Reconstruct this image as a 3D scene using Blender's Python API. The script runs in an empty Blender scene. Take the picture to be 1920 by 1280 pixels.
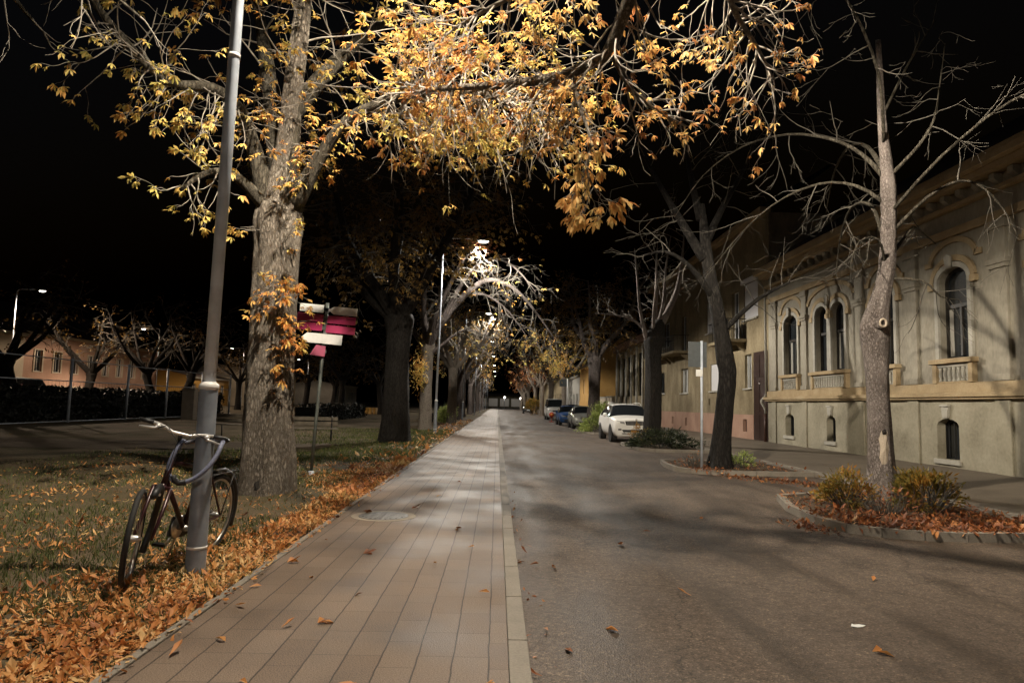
import bpy, bmesh, math, random
from mathutils import Vector, Matrix, noise
from mathutils.geometry import tessellate_polygon
R = math.radians
sc = bpy.context.scene
COL = sc.collection
rnd = random.Random(7)

# ------------------------------------------------------------------ materials
def nt(m):
    m.use_nodes = True
    t = m.node_tree
    return t, t.nodes, t.links, t.nodes['Principled BSDF']

def setp(b, rough=.8, metal=0., spec=.5):
    b.inputs['Roughness'].default_value = rough
    b.inputs['Metallic'].default_value = metal
    b.inputs['Specular IOR Level'].default_value = spec

def ramp(n, stops):
    r = n.new('ShaderNodeValToRGB')
    e = r.color_ramp.elements
    while len(e) < len(stops): e.new(.5)
    for k, (p, c) in enumerate(stops):
        e[k].position = p; e[k].color = (c[0], c[1], c[2], 1)
    return r

def plain(name, c, rough=.6, metal=0., spec=.5, var=.15, scale=14., bump=0.):
    """paint-like material with a little procedural wear"""
    m = bpy.data.materials.new(name)
    t, n, l, b = nt(m); setp(b, rough, metal, spec)
    co = n.new('ShaderNodeTexCoord')
    x = n.new('ShaderNodeTexNoise'); x.inputs['Scale'].default_value = scale; x.inputs['Detail'].default_value = 6
    l.new(co.outputs['Object'], x.inputs['Vector'])
    r = ramp(n, [(.3, [v*(1-var) for v in c]), (.7, [min(1, v*(1+var)) for v in c])])
    l.new(x.outputs['Fac'], r.inputs['Fac']); l.new(r.outputs['Color'], b.inputs['Base Color'])
    if bump:
        bp = n.new('ShaderNodeBump'); bp.inputs['Strength'].default_value = bump; bp.inputs['Distance'].default_value = .01
        l.new(x.outputs['Fac'], bp.inputs['Height']); l.new(bp.outputs['Normal'], b.inputs['Normal'])
    return m

def mottled(name, stops, s1=1.2, s2=30., mixf=.35, rough=.85, spec=.3, bump=.4, dist=.01, stretch=(1, 1, 1), rvar=None):
    """large patches + fine grain"""
    m = bpy.data.materials.new(name)
    t, n, l, b = nt(m); setp(b, rough, 0, spec)
    co = n.new('ShaderNodeTexCoord'); mp = n.new('ShaderNodeMapping'); mp.inputs['Scale'].default_value = stretch
    l.new(co.outputs['Object'], mp.inputs['Vector'])
    a = n.new('ShaderNodeTexNoise'); a.inputs['Scale'].default_value = s1; a.inputs['Detail'].default_value = 8; a.inputs['Roughness'].default_value = .62
    f = n.new('ShaderNodeTexNoise'); f.inputs['Scale'].default_value = s2; f.inputs['Detail'].default_value = 4
    l.new(mp.outputs['Vector'], a.inputs['Vector']); l.new(mp.outputs['Vector'], f.inputs['Vector'])
    mx = n.new('ShaderNodeMix'); mx.data_type = 'FLOAT'; mx.inputs[0].default_value = mixf
    l.new(a.outputs['Fac'], mx.inputs[2]); l.new(f.outputs['Fac'], mx.inputs[3])
    r = ramp(n, stops); l.new(mx.outputs[0], r.inputs['Fac']); l.new(r.outputs['Color'], b.inputs['Base Color'])
    if rvar:
        mr = n.new('ShaderNodeMapRange'); mr.inputs[1].default_value = .35; mr.inputs[2].default_value = .65
        mr.inputs[3].default_value = rvar[0]; mr.inputs[4].default_value = rvar[1]
        l.new(a.outputs['Fac'], mr.inputs[0]); l.new(mr.outputs[0], b.inputs['Roughness'])
    if bump:
        bp = n.new('ShaderNodeBump'); bp.inputs['Strength'].default_value = bump; bp.inputs['Distance'].default_value = dist
        l.new(f.outputs['Fac'], bp.inputs['Height']); l.new(bp.outputs['Normal'], b.inputs['Normal'])
    return m

def leafmat(name, stops, trans=.35, nscale=0.):
    m = bpy.data.materials.new(name)
    t, n, l, b = nt(m); setp(b, .55, 0, .35)
    g = n.new('ShaderNodeNewGeometry')
    src = g.outputs['Random Per Island']
    if nscale:
        co = n.new('ShaderNodeTexCoord')
        x = n.new('ShaderNodeTexNoise'); x.inputs['Scale'].default_value = nscale; x.inputs['Detail'].default_value = 2
        l.new(co.outputs['Object'], x.inputs['Vector'])
        st = n.new('ShaderNodeMapRange'); st.inputs[1].default_value = .36; st.inputs[2].default_value = .64
        l.new(x.outputs['Fac'], st.inputs[0])
        mx = n.new('ShaderNodeMix'); mx.data_type = 'FLOAT'; mx.inputs[0].default_value = .5
        l.new(src, mx.inputs[2]); l.new(st.outputs[0], mx.inputs[3]); src = mx.outputs[0]
    r = ramp(n, stops); l.new(src, r.inputs['Fac']); l.new(r.outputs['Color'], b.inputs['Base Color'])
    tr = n.new('ShaderNodeBsdfTranslucent'); l.new(r.outputs['Color'], tr.inputs['Color'])
    ms = n.new('ShaderNodeMixShader'); ms.inputs[0].default_value = trans
    l.new(b.outputs[0], ms.inputs[1]); l.new(tr.outputs[0], ms.inputs[2])
    l.new(ms.outputs[0], n['Material Output'].inputs['Surface'])
    return m

def emit(name, c, s):
    m = bpy.data.materials.new(name); t, n, l, b = nt(m)
    b.inputs['Base Color'].default_value = (*c, 1)
    b.inputs['Emission Color'].default_value = (*c, 1); b.inputs['Emission Strength'].default_value = s
    return m

def bark(name, c1, c2, c3, sx=9., sz=2.2, bump=1.0, dist=.02):
    m = bpy.data.materials.new(name)
    t, n, l, b = nt(m); setp(b, .9, 0, .2)
    co = n.new('ShaderNodeTexCoord'); mp = n.new('ShaderNodeMapping'); mp.inputs['Scale'].default_value = (sx, sx, sz)
    l.new(co.outputs['Object'], mp.inputs['Vector'])
    v = n.new('ShaderNodeTexVoronoi'); v.feature = 'DISTANCE_TO_EDGE'; v.inputs['Scale'].default_value = 2.2; v.inputs['Randomness'].default_value = 1
    x = n.new('ShaderNodeTexNoise'); x.inputs['Scale'].default_value = 3.5; x.inputs['Detail'].default_value = 10; x.inputs['Roughness'].default_value = .7
    y = n.new('ShaderNodeTexNoise'); y.inputs['Scale'].default_value = .35; y.inputs['Detail'].default_value = 3
    wv = n.new('ShaderNodeVectorMath'); wv.operation = 'ADD'
    l.new(mp.outputs['Vector'], x.inputs['Vector']); l.new(mp.outputs['Vector'], y.inputs['Vector'])
    l.new(mp.outputs['Vector'], wv.inputs[0]); l.new(x.outputs['Color'], wv.inputs[1]); l.new(wv.outputs[0], v.inputs['Vector'])
    mu = n.new('ShaderNodeMath'); mu.operation = 'MULTIPLY'; mu.inputs[1].default_value = 2.6
    l.new(v.outputs['Distance'], mu.inputs[0])
    mm = n.new('ShaderNodeMath'); mm.operation = 'MINIMUM'; mm.inputs[1].default_value = .6; l.new(mu.outputs[0], mm.inputs[0])
    ad = n.new('ShaderNodeMath'); ad.operation = 'ADD'; l.new(mm.outputs[0], ad.inputs[0]); l.new(x.outputs['Fac'], ad.inputs[1])
    a2 = n.new('ShaderNodeMath'); a2.operation = 'MULTIPLY_ADD'; a2.inputs[1].default_value = .9; l.new(y.outputs['Fac'], a2.inputs[0]); l.new(ad.outputs[0], a2.inputs[2])
    sb = n.new('ShaderNodeMath'); sb.operation = 'SUBTRACT'; sb.inputs[1].default_value = .55; l.new(a2.outputs[0], sb.inputs[0])
    r = ramp(n, [(.15, c1), (.5, c2), (.9, c3)])
    l.new(sb.outputs[0], r.inputs['Fac']); l.new(r.outputs['Color'], b.inputs['Base Color'])
    bp = n.new('ShaderNodeBump'); bp.inputs['Strength'].default_value = bump; bp.inputs['Distance'].default_value = dist
    l.new(ad.outputs[0], bp.inputs['Height']); l.new(bp.outputs['Normal'], b.inputs['Normal'])
    return m

def paver_mat():
    m = bpy.data.materials.new('brick_paving')
    t, n, l, b = nt(m); setp(b, .75, 0, .35)
    co = n.new('ShaderNodeTexCoord'); sp = n.new('ShaderNodeSeparateXYZ'); cb = n.new('ShaderNodeCombineXYZ')
    l.new(co.outputs['Object'], sp.inputs[0])
    l.new(sp.outputs['Y'], cb.inputs['X']); l.new(sp.outputs['X'], cb.inputs['Y'])
    wob = n.new('ShaderNodeTexNoise'); wob.inputs['Scale'].default_value = 5; wob.inputs['Detail'].default_value = 3
    l.new(cb.outputs[0], wob.inputs['Vector'])
    wa = n.new('ShaderNodeVectorMath'); wa.operation = 'SCALE'; wa.inputs['Scale'].default_value = .017
    l.new(wob.outputs['Color'], wa.inputs[0])
    wb = n.new('ShaderNodeVectorMath'); wb.operation = 'ADD'; l.new(cb.outputs[0], wb.inputs[0]); l.new(wa.outputs[0], wb.inputs[1])
    k = n.new('ShaderNodeTexBrick'); l.new(wb.outputs[0], k.inputs['Vector'])
    k.inputs['Scale'].default_value = 1; k.inputs['Brick Width'].default_value = .4; k.inputs['Row Height'].default_value = .2
    k.inputs['Mortar Size'].default_value = .0028; k.inputs['Mortar Smooth'].default_value = .3; k.offset = .43; k.offset_frequency = 3
    k.inputs['Color1'].default_value = (.158, .113, .083, 1); k.inputs['Color2'].default_value = (.195, .145, .110, 1); k.inputs['Mortar'].default_value = (.10, .08, .06, 1)
    # long joints run unbroken between the columns, cross joints are fainter
    sw = n.new('ShaderNodeSeparateXYZ'); l.new(wb.outputs[0], sw.inputs[0])
    fr = n.new('ShaderNodeMath'); fr.operation = 'MULTIPLY'; fr.inputs[1].default_value = 5; l.new(sw.outputs['Y'], fr.inputs[0])
    f2 = n.new('ShaderNodeMath'); f2.operation = 'FRACT'; l.new(fr.outputs[0], f2.inputs[0])
    f3 = n.new('ShaderNodeMath'); f3.operation = 'PINGPONG'; f3.inputs[1].default_value = .5; l.new(f2.outputs[0], f3.inputs[0])
    lj = n.new('ShaderNodeMapRange'); lj.inputs[1].default_value = .012; lj.inputs[2].default_value = .034; lj.inputs[3].default_value = .36; lj.inputs[4].default_value = 1; l.new(f3.outputs[0], lj.inputs[0])
    a = n.new('ShaderNodeTexNoise'); a.inputs['Scale'].default_value = 1.1; a.inputs['Detail'].default_value = 8; l.new(cb.outputs[0], a.inputs['Vector'])
    f = n.new('ShaderNodeTexNoise'); f.inputs['Scale'].default_value = 120; f.inputs['Detail'].default_value = 3; l.new(cb.outputs[0], f.inputs['Vector'])
    r1 = ramp(n, [(.28, (.50, .48, .46)), (.5, (.92, .9, .87)), (.72, (1.2, 1.18, 1.14))]); l.new(a.outputs['Fac'], r1.inputs['Fac'])
    r2 = ramp(n, [(.3, (.60, .60, .60)), (.7, (1.3, 1.3, 1.3))]); l.new(f.outputs['Fac'], r2.inputs['Fac'])
    m1 = n.new('ShaderNodeMix'); m1.data_type = 'RGBA'; m1.blend_type = 'MULTIPLY'; m1.inputs[0].default_value = 1
    l.new(k.outputs['Color'], m1.inputs[6]); l.new(r1.outputs['Color'], m1.inputs[7])
    m2 = n.new('ShaderNodeMix'); m2.data_type = 'RGBA'; m2.blend_type = 'MULTIPLY'; m2.inputs[0].default_value = 1
    l.new(m1.outputs[2], m2.inputs[6]); l.new(r2.outputs['Color'], m2.inputs[7])
    m3 = n.new('ShaderNodeMix'); m3.data_type = 'RGBA'; m3.blend_type = 'MULTIPLY'; m3.inputs[0].default_value = 1
    l.new(m2.outputs[2], m3.inputs[6]); l.new(lj.outputs[0], m3.inputs[7])
    l.new(m3.outputs[2], b.inputs['Base Color'])
    mr = n.new('ShaderNodeMapRange'); mr.inputs[1].default_value = .3; mr.inputs[2].default_value = .7; mr.inputs[3].default_value = .55; mr.inputs[4].default_value = .8
    l.new(a.outputs['Fac'], mr.inputs[0]); l.new(mr.outputs[0], b.inputs['Roughness'])
    ih = n.new('ShaderNodeMath'); ih.operation = 'MULTIPLY_ADD'; ih.inputs[1].default_value = -1.5; l.new(k.outputs['Fac'], ih.inputs[0]); l.new(f.outputs['Fac'], ih.inputs[2])
    bp = n.new('ShaderNodeBump'); bp.inputs['Strength'].default_value = .55; bp.inputs['Distance'].default_value = .006
    l.new(ih.outputs[0], bp.inputs['Height']); l.new(bp.outputs['Normal'], b.inputs['Normal'])
    return m

M = {}
M['paver'] = paver_mat()
M['kerb'] = mottled('kerb_concrete', [(.3, (.16, .14, .115)), (.7, (.30, .265, .22))], 2.5, 60, .4, .8)
def road_mat():
    m = bpy.data.materials.new('asphalt'); t, n, l, b = nt(m); setp(b, .7, 0, .35)
    co = n.new('ShaderNodeTexCoord')
    def nz(sc, d=6, r=.6):
        x = n.new('ShaderNodeTexNoise'); x.inputs['Scale'].default_value = sc; x.inputs['Detail'].default_value = d; x.inputs['Roughness'].default_value = r; l.new(co.outputs['Object'], x.inputs['Vector']); return x
    def mul(a_, b_):
        x = n.new('ShaderNodeMix'); x.data_type = 'RGBA'; x.blend_type = 'MULTIPLY'; x.inputs[0].default_value = 1; l.new(a_, x.inputs[6]); l.new(b_, x.inputs[7]); return x.outputs[2]
    big = nz(.35, 9, .65); r0 = ramp(n, [(.30, (.066, .048, .036)), (.48, (.106, .079, .060)), (.62, (.130, .099, .077)), (.74, (.158, .125, .100))]); l.new(big.outputs['Fac'], r0.inputs['Fac'])
    v = n.new('ShaderNodeTexVoronoi'); v.inputs['Scale'].default_value = 85; l.new(co.outputs['Object'], v.inputs['Vector'])
    sp = n.new('ShaderNodeSeparateColor'); l.new(v.outputs['Color'], sp.inputs[0])
    r1 = ramp(n, [(.0, (.60, .60, .60)), (.6, (.92, .92, .92)), (.88, (1.18, 1.16, 1.13)), (.98, (1.75, 1.7, 1.6))]); l.new(sp.outputs[0], r1.inputs['Fac'])
    mid = nz(14, 5, .7); r2 = ramp(n, [(.32, (.66, .66, .66)), (.68, (1.28, 1.28, 1.28))]); l.new(mid.outputs['Fac'], r2.inputs['Fac'])
    # dark stains and old repairs, stretched along the traffic
    mp = n.new('ShaderNodeMapping'); mp.inputs['Scale'].default_value = (1.4, .3, 1); l.new(co.outputs['Object'], mp.inputs['Vector'])
    st = n.new('ShaderNodeTexNoise'); st.inputs['Scale'].default_value = 1.1; st.inputs['Detail'].default_value = 7; l.new(mp.outputs[0], st.inputs['Vector'])
    r3 = ramp(n, [(.36, (.62, .60, .58)), (.50, (1, 1, 1))]); l.new(st.outputs['Fac'], r3.inputs['Fac'])
    # fine cracks
    wv = n.new('ShaderNodeVectorMath'); wv.operation = 'ADD'; k4 = nz(1.3, 5); sc_ = n.new('ShaderNodeVectorMath'); sc_.operation = 'SCALE'; sc_.inputs['Scale'].default_value = 1.2
    l.new(k4.outputs['Color'], sc_.inputs[0]); l.new(co.outputs['Object'], wv.inputs[0]); l.new(sc_.outputs[0], wv.inputs[1])
    ck = n.new('ShaderNodeTexVoronoi'); ck.feature = 'DISTANCE_TO_EDGE'; ck.inputs['Scale'].default_value = .42; l.new(wv.outputs[0], ck.inputs['Vector'])
    r4 = ramp(n, [(.0, (.5, .5, .5)), (.006, (1, 1, 1))]); l.new(ck.outputs['Distance'], r4.inputs['Fac'])
    c = mul(mul(mul(mul(r0.outputs['Color'], r1.outputs['Color']), r2.outputs['Color']), r3.outputs['Color']), r4.outputs['Color'])
    l.new(c, b.inputs['Base Color'])
    mr = n.new('ShaderNodeMapRange'); mr.inputs[1].default_value = .35; mr.inputs[2].default_value = .65; mr.inputs[3].default_value = .6; mr.inputs[4].default_value = .88
    l.new(st.outputs['Fac'], mr.inputs[0]); l.new(mr.outputs[0], b.inputs['Roughness'])
    bp = n.new('ShaderNodeBump'); bp.inputs['Strength'].default_value = .8; bp.inputs['Distance'].default_value = .006; l.new(v.outputs['Distance'], bp.inputs['Height']); l.new(bp.outputs['Normal'], b.inputs['Normal'])
    return m
M['asphalt'] = road_mat()
M['sidewalk'] = mottled('sidewalk_asphalt', [(.3, (.10, .082, .062)), (.7, (.19, .155, .118))], .7, 70, .4, .7, .4, .4, .006)
M['soil'] = mottled('soil', [(.3, (.035, .026, .018)), (.5, (.075, .055, .036)), (.7, (.12, .09, .06))], 1.3, 40, .4, .95, .2, .8, .02)
M['lawn'] = mottled('lawn_soil', [(.30, (.05, .046, .022)), (.45, (.08, .066, .036)), (.56, (.12, .09, .06)), (.72, (.17, .127, .088))], .45, 26, .3, .95, .15, .8, .03)
M['barkA'] = bark('chestnut_bark', (.075, .062, .05), (.185, .155, .124), (.30, .26, .215), 13., 4., 1.2, .03)
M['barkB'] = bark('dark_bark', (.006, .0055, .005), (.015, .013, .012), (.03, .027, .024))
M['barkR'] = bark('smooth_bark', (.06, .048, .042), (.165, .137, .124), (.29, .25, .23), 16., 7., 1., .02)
M['barkU'] = bark('shade_darkened_limb_bark', (.015, .012, .008), (.045, .038, .028), (.10, .088, .068))  # dark mossy limbs; the dimness above the lamp beam is in the colour too
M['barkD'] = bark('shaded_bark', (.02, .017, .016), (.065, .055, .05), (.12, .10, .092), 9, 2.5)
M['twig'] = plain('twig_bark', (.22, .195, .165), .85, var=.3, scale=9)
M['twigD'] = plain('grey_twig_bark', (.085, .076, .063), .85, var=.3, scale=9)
M['leafY'] = leafmat('yellow_chestnut_leaf', [(.0, (.20, .16, .04)), (.16, (.46, .40, .10)), (.36, (.76, .60, .19)), (.58, (.77, .49, .145)), (.8, (.66, .31, .085)), (1, (.30, .10, .03))], .5, .55)
M['leafO'] = leafmat('orange_chestnut_leaf', [(.0, (.78, .64, .28)), (.28, (.78, .54, .21)), (.55, (.70, .38, .12)), (.8, (.48, .19, .065)), (1, (.20, .08, .035))], .42, .9)
M['leafG'] = leafmat('fallen_leaf', [(.0, (.08, .03, .016)), (.15, (.26, .085, .03)), (.38, (.52, .21, .062)), (.62, (.64, .33, .115)), (.84, (.74, .52, .25)), (1, (.68, .52, .16))], .18, 1.1)
M['leafR'] = leafmat('red_brown_leaf', [(.0, (.06, .025, .015)), (.35, (.18, .06, .025)), (.65, (.33, .115, .035)), (.85, (.44, .21, .08)), (1, (.52, .32, .15))], .12, 2.2)
M['leafP'] = leafmat('pink_orange_leaf', [(.0, (.30, .10, .04)), (.5, (.42, .17, .08)), (1, (.40, .24, .07))], .35)
M['leafS'] = leafmat('shrub_leaf', [(.0, (.12, .17, .045)), (.5, (.34, .42, .12)), (1, (.52, .56, .2))], .45)
M['leafYS'] = leafmat('yellow_shrub_leaf', [(.0, (.06, .07, .02)), (.4, (.20, .15, .03)), (.75, (.36, .19, .035)), (1, (.34, .12, .025))], .3, 1.5)
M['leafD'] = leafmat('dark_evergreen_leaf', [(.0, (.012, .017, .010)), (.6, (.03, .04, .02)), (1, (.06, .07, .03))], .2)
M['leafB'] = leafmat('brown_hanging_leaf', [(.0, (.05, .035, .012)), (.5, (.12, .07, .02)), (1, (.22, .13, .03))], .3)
M['grass'] = leafmat('grass_blade', [(.0, (.035, .05, .014)), (.45, (.075, .105, .028)), (.75, (.13, .15, .045)), (1, (.24, .19, .08))], .25)
M['steel'] = plain('galvanised_steel', (.50, .55, .63), .5, .15, var=.2, scale=5)
M['postpaint'] = plain('grey_post_paint', (.24, .265, .305), .5, .1, var=.25, scale=7)
M['white'] = plain('white_paint', (.78, .78, .76), .5, var=.05)
M['band'] = plain('pale_band', (.75, .73, .70), .45, var=.05)
M['signred'] = plain('red_sign_paint', (.40, .03, .11), .45, var=.12, scale=5)
M['signpink'] = plain('faded_pink_sign_paint', (.52, .13, .22), .5, var=.12, scale=5)
M['signgrey'] = plain('grey_sign_back', (.10, .11, .115), .5, .3, var=.1)
M['darkgreen'] = plain('dark_post_paint', (.12, .135, .125), .5, .2, var=.2)
M['rubber'] = plain('tyre_rubber', (.018, .017, .016), .8, var=.2, scale=40)
M['chrome'] = plain('polished_metal', (.80, .78, .76), .33, .55, var=.05)
M['alu'] = plain('brushed_metal', (.5, .49, .47), .35, 1., var=.08)
M['black'] = plain('black_plastic', (.015, .015, .016), .5, var=.2)
M['maroon'] = plain('maroon_frame_paint', (.035, .010, .012), .3, .2, var=.1)
M['lockblue'] = plain('blue_grey_cable_sleeve', (.17, .185, .27), .6, var=.25, scale=60)
M['carwhite'] = plain('white_car_paint', (.78, .77, .74), .25, 0, .6, var=.02)
M['carblue'] = plain('blue_car_paint', (.03, .10, .30), .3, .2, .6, var=.05)
M['carsilver'] = plain('silver_car_paint', (.42, .43, .40), .3, .5, .6, var=.04)
M['carblack'] = plain('black_car_paint', (.015, .015, .018), .25, 0, .6, var=.05)
M['carred'] = plain('dark_red_car_paint', (.20, .015, .02), .3, 0, .6, var=.05)
M['glass'] = plain('dark_glass', (.012, .014, .016), .06, 0, .7, var=.1)
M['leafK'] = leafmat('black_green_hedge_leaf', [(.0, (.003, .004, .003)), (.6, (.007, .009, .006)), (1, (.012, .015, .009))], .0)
M['pane'] = plain('old_window_glass', (.018, .021, .024), .12, 0, .7, var=.3, scale=3)
M['rimpaint'] = plain('silver_rim_paint', (.46, .46, .45), .4, .2, var=.05)
M['headlamp'] = plain('clear_headlamp', (.55, .57, .58), .15, .6, .8, var=.1)
M['facade'] = mottled('grey_plaster', [(.28, (.12, .105, .08)), (.42, (.245, .222, .178)), (.58, (.34, .312, .252)), (.75, (.44, .41, .34))], .9, 14, .3, .9, .2, .3, .01, stretch=(1, 1, .4))
M['facadelow'] = mottled('stained_lower_plaster', [(.25, (.17, .15, .105)), (.45, (.29, .265, .20)), (.6, (.355, .325, .25)), (.75, (.43, .40, .32))], 1.0, 12, .3, .9, .2, .35, .012)
M['ochre'] = mottled('ochre_trim', [(.25, (.22, .16, .09)), (.5, (.37, .28, .165)), (.75, (.48, .39, .26))], 1.4, 18, .3, .85, .25, .3, .01)
M['stucco'] = mottled('pale_stucco', [(.3, (.30, .285, .245)), (.7, (.46, .44, .385))], 2, 18, .3, .85, .25, .3, .01)
M['tan'] = mottled('tan_plaster', [(.28, (.10, .078, .045)), (.45, (.20, .16, .098)), (.58, (.28, .23, .145)), (.74, (.38, .32, .21))], .9, 12, .3, .9, .2, .3, .01, stretch=(1, 1, .45))
M['pink'] = mottled('pink_plinth_plaster', [(.25, (.22, .13, .095)), (.5, (.36, .225, .165)), (.75, (.44, .30, .23))], .8, 14, .3, .9, .2, .3, .01)
M['brown'] = plain('brown_gate_paint', (.035, .018, .014), .5, var=.3, scale=5)
M['rust'] = plain('brown_pipe_paint', (.07, .032, .022), .5, var=.3)
M['shutter'] = plain('white_roller_shutter', (.66, .65, .66), .5, var=.05)
M['winframe'] = plain('dark_window_frame', (.02, .017, .014), .55, var=.3)
M['whiteframe'] = plain('white_window_frame', (.6, .6, .58), .5, var=.08)
M['iron'] = plain('black_iron', (.014, .014, .014), .55, .4, var=.2)
M['roof'] = mottled('dark_roof_tile', [(.3, (.03, .022, .018)), (.7, (.07, .05, .04))], 3, 20, .5, .9)
M['orangewall'] = mottled('orange_plaster', [(.3, (.54, .30, .09)), (.7, (.68, .42, .15))], .7, 12, .3, .9)
M['greywall'] = mottled('grey_render', [(.3, (.27, .26, .235)), (.7, (.40, .385, .345))], .9, 12, .3, .9)
M['brickwall'] = mottled('orange_brick_wall', [(.3, (.36, .21, .15)), (.7, (.52, .35, .27))], .5, 9, .4, .9)
M['creamwall'] = mottled('cream_plaster', [(.3, (.42, .36, .27)), (.7, (.60, .53, .42))], .5, 9, .4, .9)
M['wood'] = plain('weathered_wood', (.17, .145, .11), .8, var=.35, scale=6)
M['yellow'] = plain('yellow_paint', (.42, .24, .05), .6, var=.15)
M['wound'] = mottled('bare_wood', [(.3, (.36, .29, .22)), (.7, (.58, .50, .40))], 6, 40, .4, .8)
M['hollow'] = plain('dark_hollow', (.02, .016, .013), .95, var=.3)
M['iron_cover'] = mottled('cast_iron_cover', [(.3, (.05, .046, .042)), (.7, (.11, .10, .09))], 6, 50, .5, .55, .5, .8, .01)
M['concrete'] = mottled('pale_concrete', [(.3, (.24, .20, .155)), (.7, (.36, .31, .245))], 4, 50, .4, .85)
M['orangelamp'] = plain('orange_plastic', (.7, .22, .02), .4, var=.1)
M['redplastic'] = plain('red_plastic', (.45, .05, .03), .5, var=.15)
M['lampglow'] = emit('lamp_lens', (1, .93, .80), 14)
M['lampwhite'] = emit('far_lamp_lens', (1, .97, .92), 260)
M['taillamp'] = emit('tail_lamp', (1, .03, .04), 4)
M['farglow'] = emit('lit_shop_front', (1, .86, .7), .03)
M['star'] = emit('planet_light', (.9, .95, 1), 25)
M['housing'] = plain('lamp_housing', (.10, .10, .105), .5, .3, var=.1)

# ------------------------------------------------------------------ mesh helpers
class MB:
    def __init__(s): s.v = []; s.f = []; s.mi = []
    def face(s, pts, mi=0):
        k = len(s.v); s.v.extend(tuple(p) for p in pts); s.f.append(tuple(range(k, k+len(pts)))); s.mi.append(mi)
    def box(s, x0, x1, y0, y1, z0, z1, mi=0, M4=None):
        p = [(x, y, z) for z in (z0, z1) for y in (y0, y1) for x in (x0, x1)]
        if M4 is not None: p = [tuple(M4 @ Vector(q)) for q in p]
        k = len(s.v); s.v.extend(p)
        for q in ((0, 2, 3, 1), (4, 5, 7, 6), (0, 1, 5, 4), (2, 6, 7, 3), (0, 4, 6, 2), (1, 3, 7, 5)):
            s.f.append(tuple(k+i for i in q)); s.mi.append(mi)
    def tube(s, pts, radii, n=6, mi=0, cap=True, closed=False):
        pts = [Vector(p) for p in pts]; m = len(pts)
        if not hasattr(radii, '__len__'): radii = [radii]*m
        k = len(s.v); up = None
        for i in range(m):
            if closed: t = pts[(i+1) % m]-pts[i-1]
            else: t = pts[min(i+1, m-1)]-pts[max(i-1, 0)]
            if t.length < 1e-9: t = Vector((0, 0, 1))
            t.normalize()
            if up is None:
                up = Vector((0, 0, 1)) if abs(t.z) < .9 else Vector((1, 0, 0))
            a = up-t*up.dot(t)
            if a.length < 1e-6: a = t.orthogonal()
            a.normalize(); up = a; b = t.cross(a)
            for j in range(n):
                w = 2*math.pi*j/n
                q = pts[i]+(a*math.cos(w)+b*math.sin(w))*radii[i]
                s.v.append((q.x, q.y, q.z))
        for i in range(m if closed else m-1):
            i2 = (i+1) % m
            for j in range(n):
                j2 = (j+1) % n
                s.f.append((k+i*n+j, k+i*n+j2, k+i2*n+j2, k+i2*n+j)); s.mi.append(mi)
        if cap and not closed:
            s.f.append(tuple(k+j for j in range(n-1, -1, -1))); s.mi.append(mi)
            s.f.append(tuple(k+(m-1)*n+j for j in range(n))); s.mi.append(mi)
    def lathe(s, prof, n=24, c=(0, 0, 0), mi=0, M4=None):
        """prof: (r, z) list, around the local Z"""
        k = len(s.v)
        for r, z in prof:
            for j in range(n):
                w = 2*math.pi*j/n; q = Vector((c[0]+r*math.cos(w), c[1]+r*math.sin(w), c[2]+z))
                if M4 is not None: q = M4 @ q
                s.v.append(tuple(q))
        for i in range(len(prof)-1):
            for j in range(n):
                j2 = (j+1) % n
                s.f.append((k+i*n+j, k+i*n+j2, k+(i+1)*n+j2, k+(i+1)*n+j)); s.mi.append(mi)
        s.f.append(tuple(k+j for j in range(n-1, -1, -1))); s.mi.append(mi)
        s.f.append(tuple(k+(len(prof)-1)*n+j for j in range(n))); s.mi.append(mi)
    def prism(s, poly, axis_a, axis_b, axis_n, o, d, mi=0):
        """2-D polygon in the (a, b) plane at o, thickness d along n"""
        a, b, nn, o = Vector(axis_a), Vector(axis_b), Vector(axis_n), Vector(o)
        p0 = [o+a*u+b*w for u, w in poly]; p1 = [q+nn*d for q in p0]; N = len(poly)
        k = len(s.v); s.v.extend(tuple(q) for q in p0+p1)
        s.f.append(tuple(k+i for i in range(N-1, -1, -1))); s.f.append(tuple(k+N+i for i in range(N))); s.mi += [mi, mi]
        for i in range(N):
            j = (i+1) % N; s.f.append((k+i, k+j, k+N+j, k+N+i)); s.mi.append(mi)
    def leaf(s, base, d, nrm, L, W, curl=0., fold=.25):
        """one obovate leaflet, folded along the midrib"""
        d = d.normalized(); side = d.cross(nrm)
        if side.length < 1e-6: side = d.orthogonal()
        side.normalize(); up = side.cross(d)
        k = len(s.v)
        P = []
        for u, w in ((0, .06), (.38, .62), (.68, 1.), (1, 0)):
            c = base+d*(L*u)-up*(curl*L*u*u)
            if w == 0: P.append(c); break
            P += [c-side*(W*w*.5)+up*(fold*W*w*.5), c, c+side*(W*w*.5)+up*(fold*W*w*.5)]
        s.v.extend((q.x, q.y, q.z) for q in P)
        for q in ((0, 1, 4, 3), (1, 2, 5, 4), (3, 4, 7, 6), (4, 5, 8, 7), (6, 7, 9), (7, 8, 9)):
            s.f.append(tuple(k+i for i in q)); s.mi.append(0)
    def blade(s, base, d, nrm, L, W):
        """small four-cornered leaf"""
        side = d.cross(nrm)
        if side.length < 1e-6: side = d.orthogonal()
        side.normalize(); k = len(s.v)
        P = (base, base+d*(L*.55)-side*(W*.5), base+d*L, base+d*(L*.55)+side*(W*.5))
        s.v.extend((q.x, q.y, q.z) for q in P); s.f.append((k, k+1, k+2, k+3)); s.mi.append(0)
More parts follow.
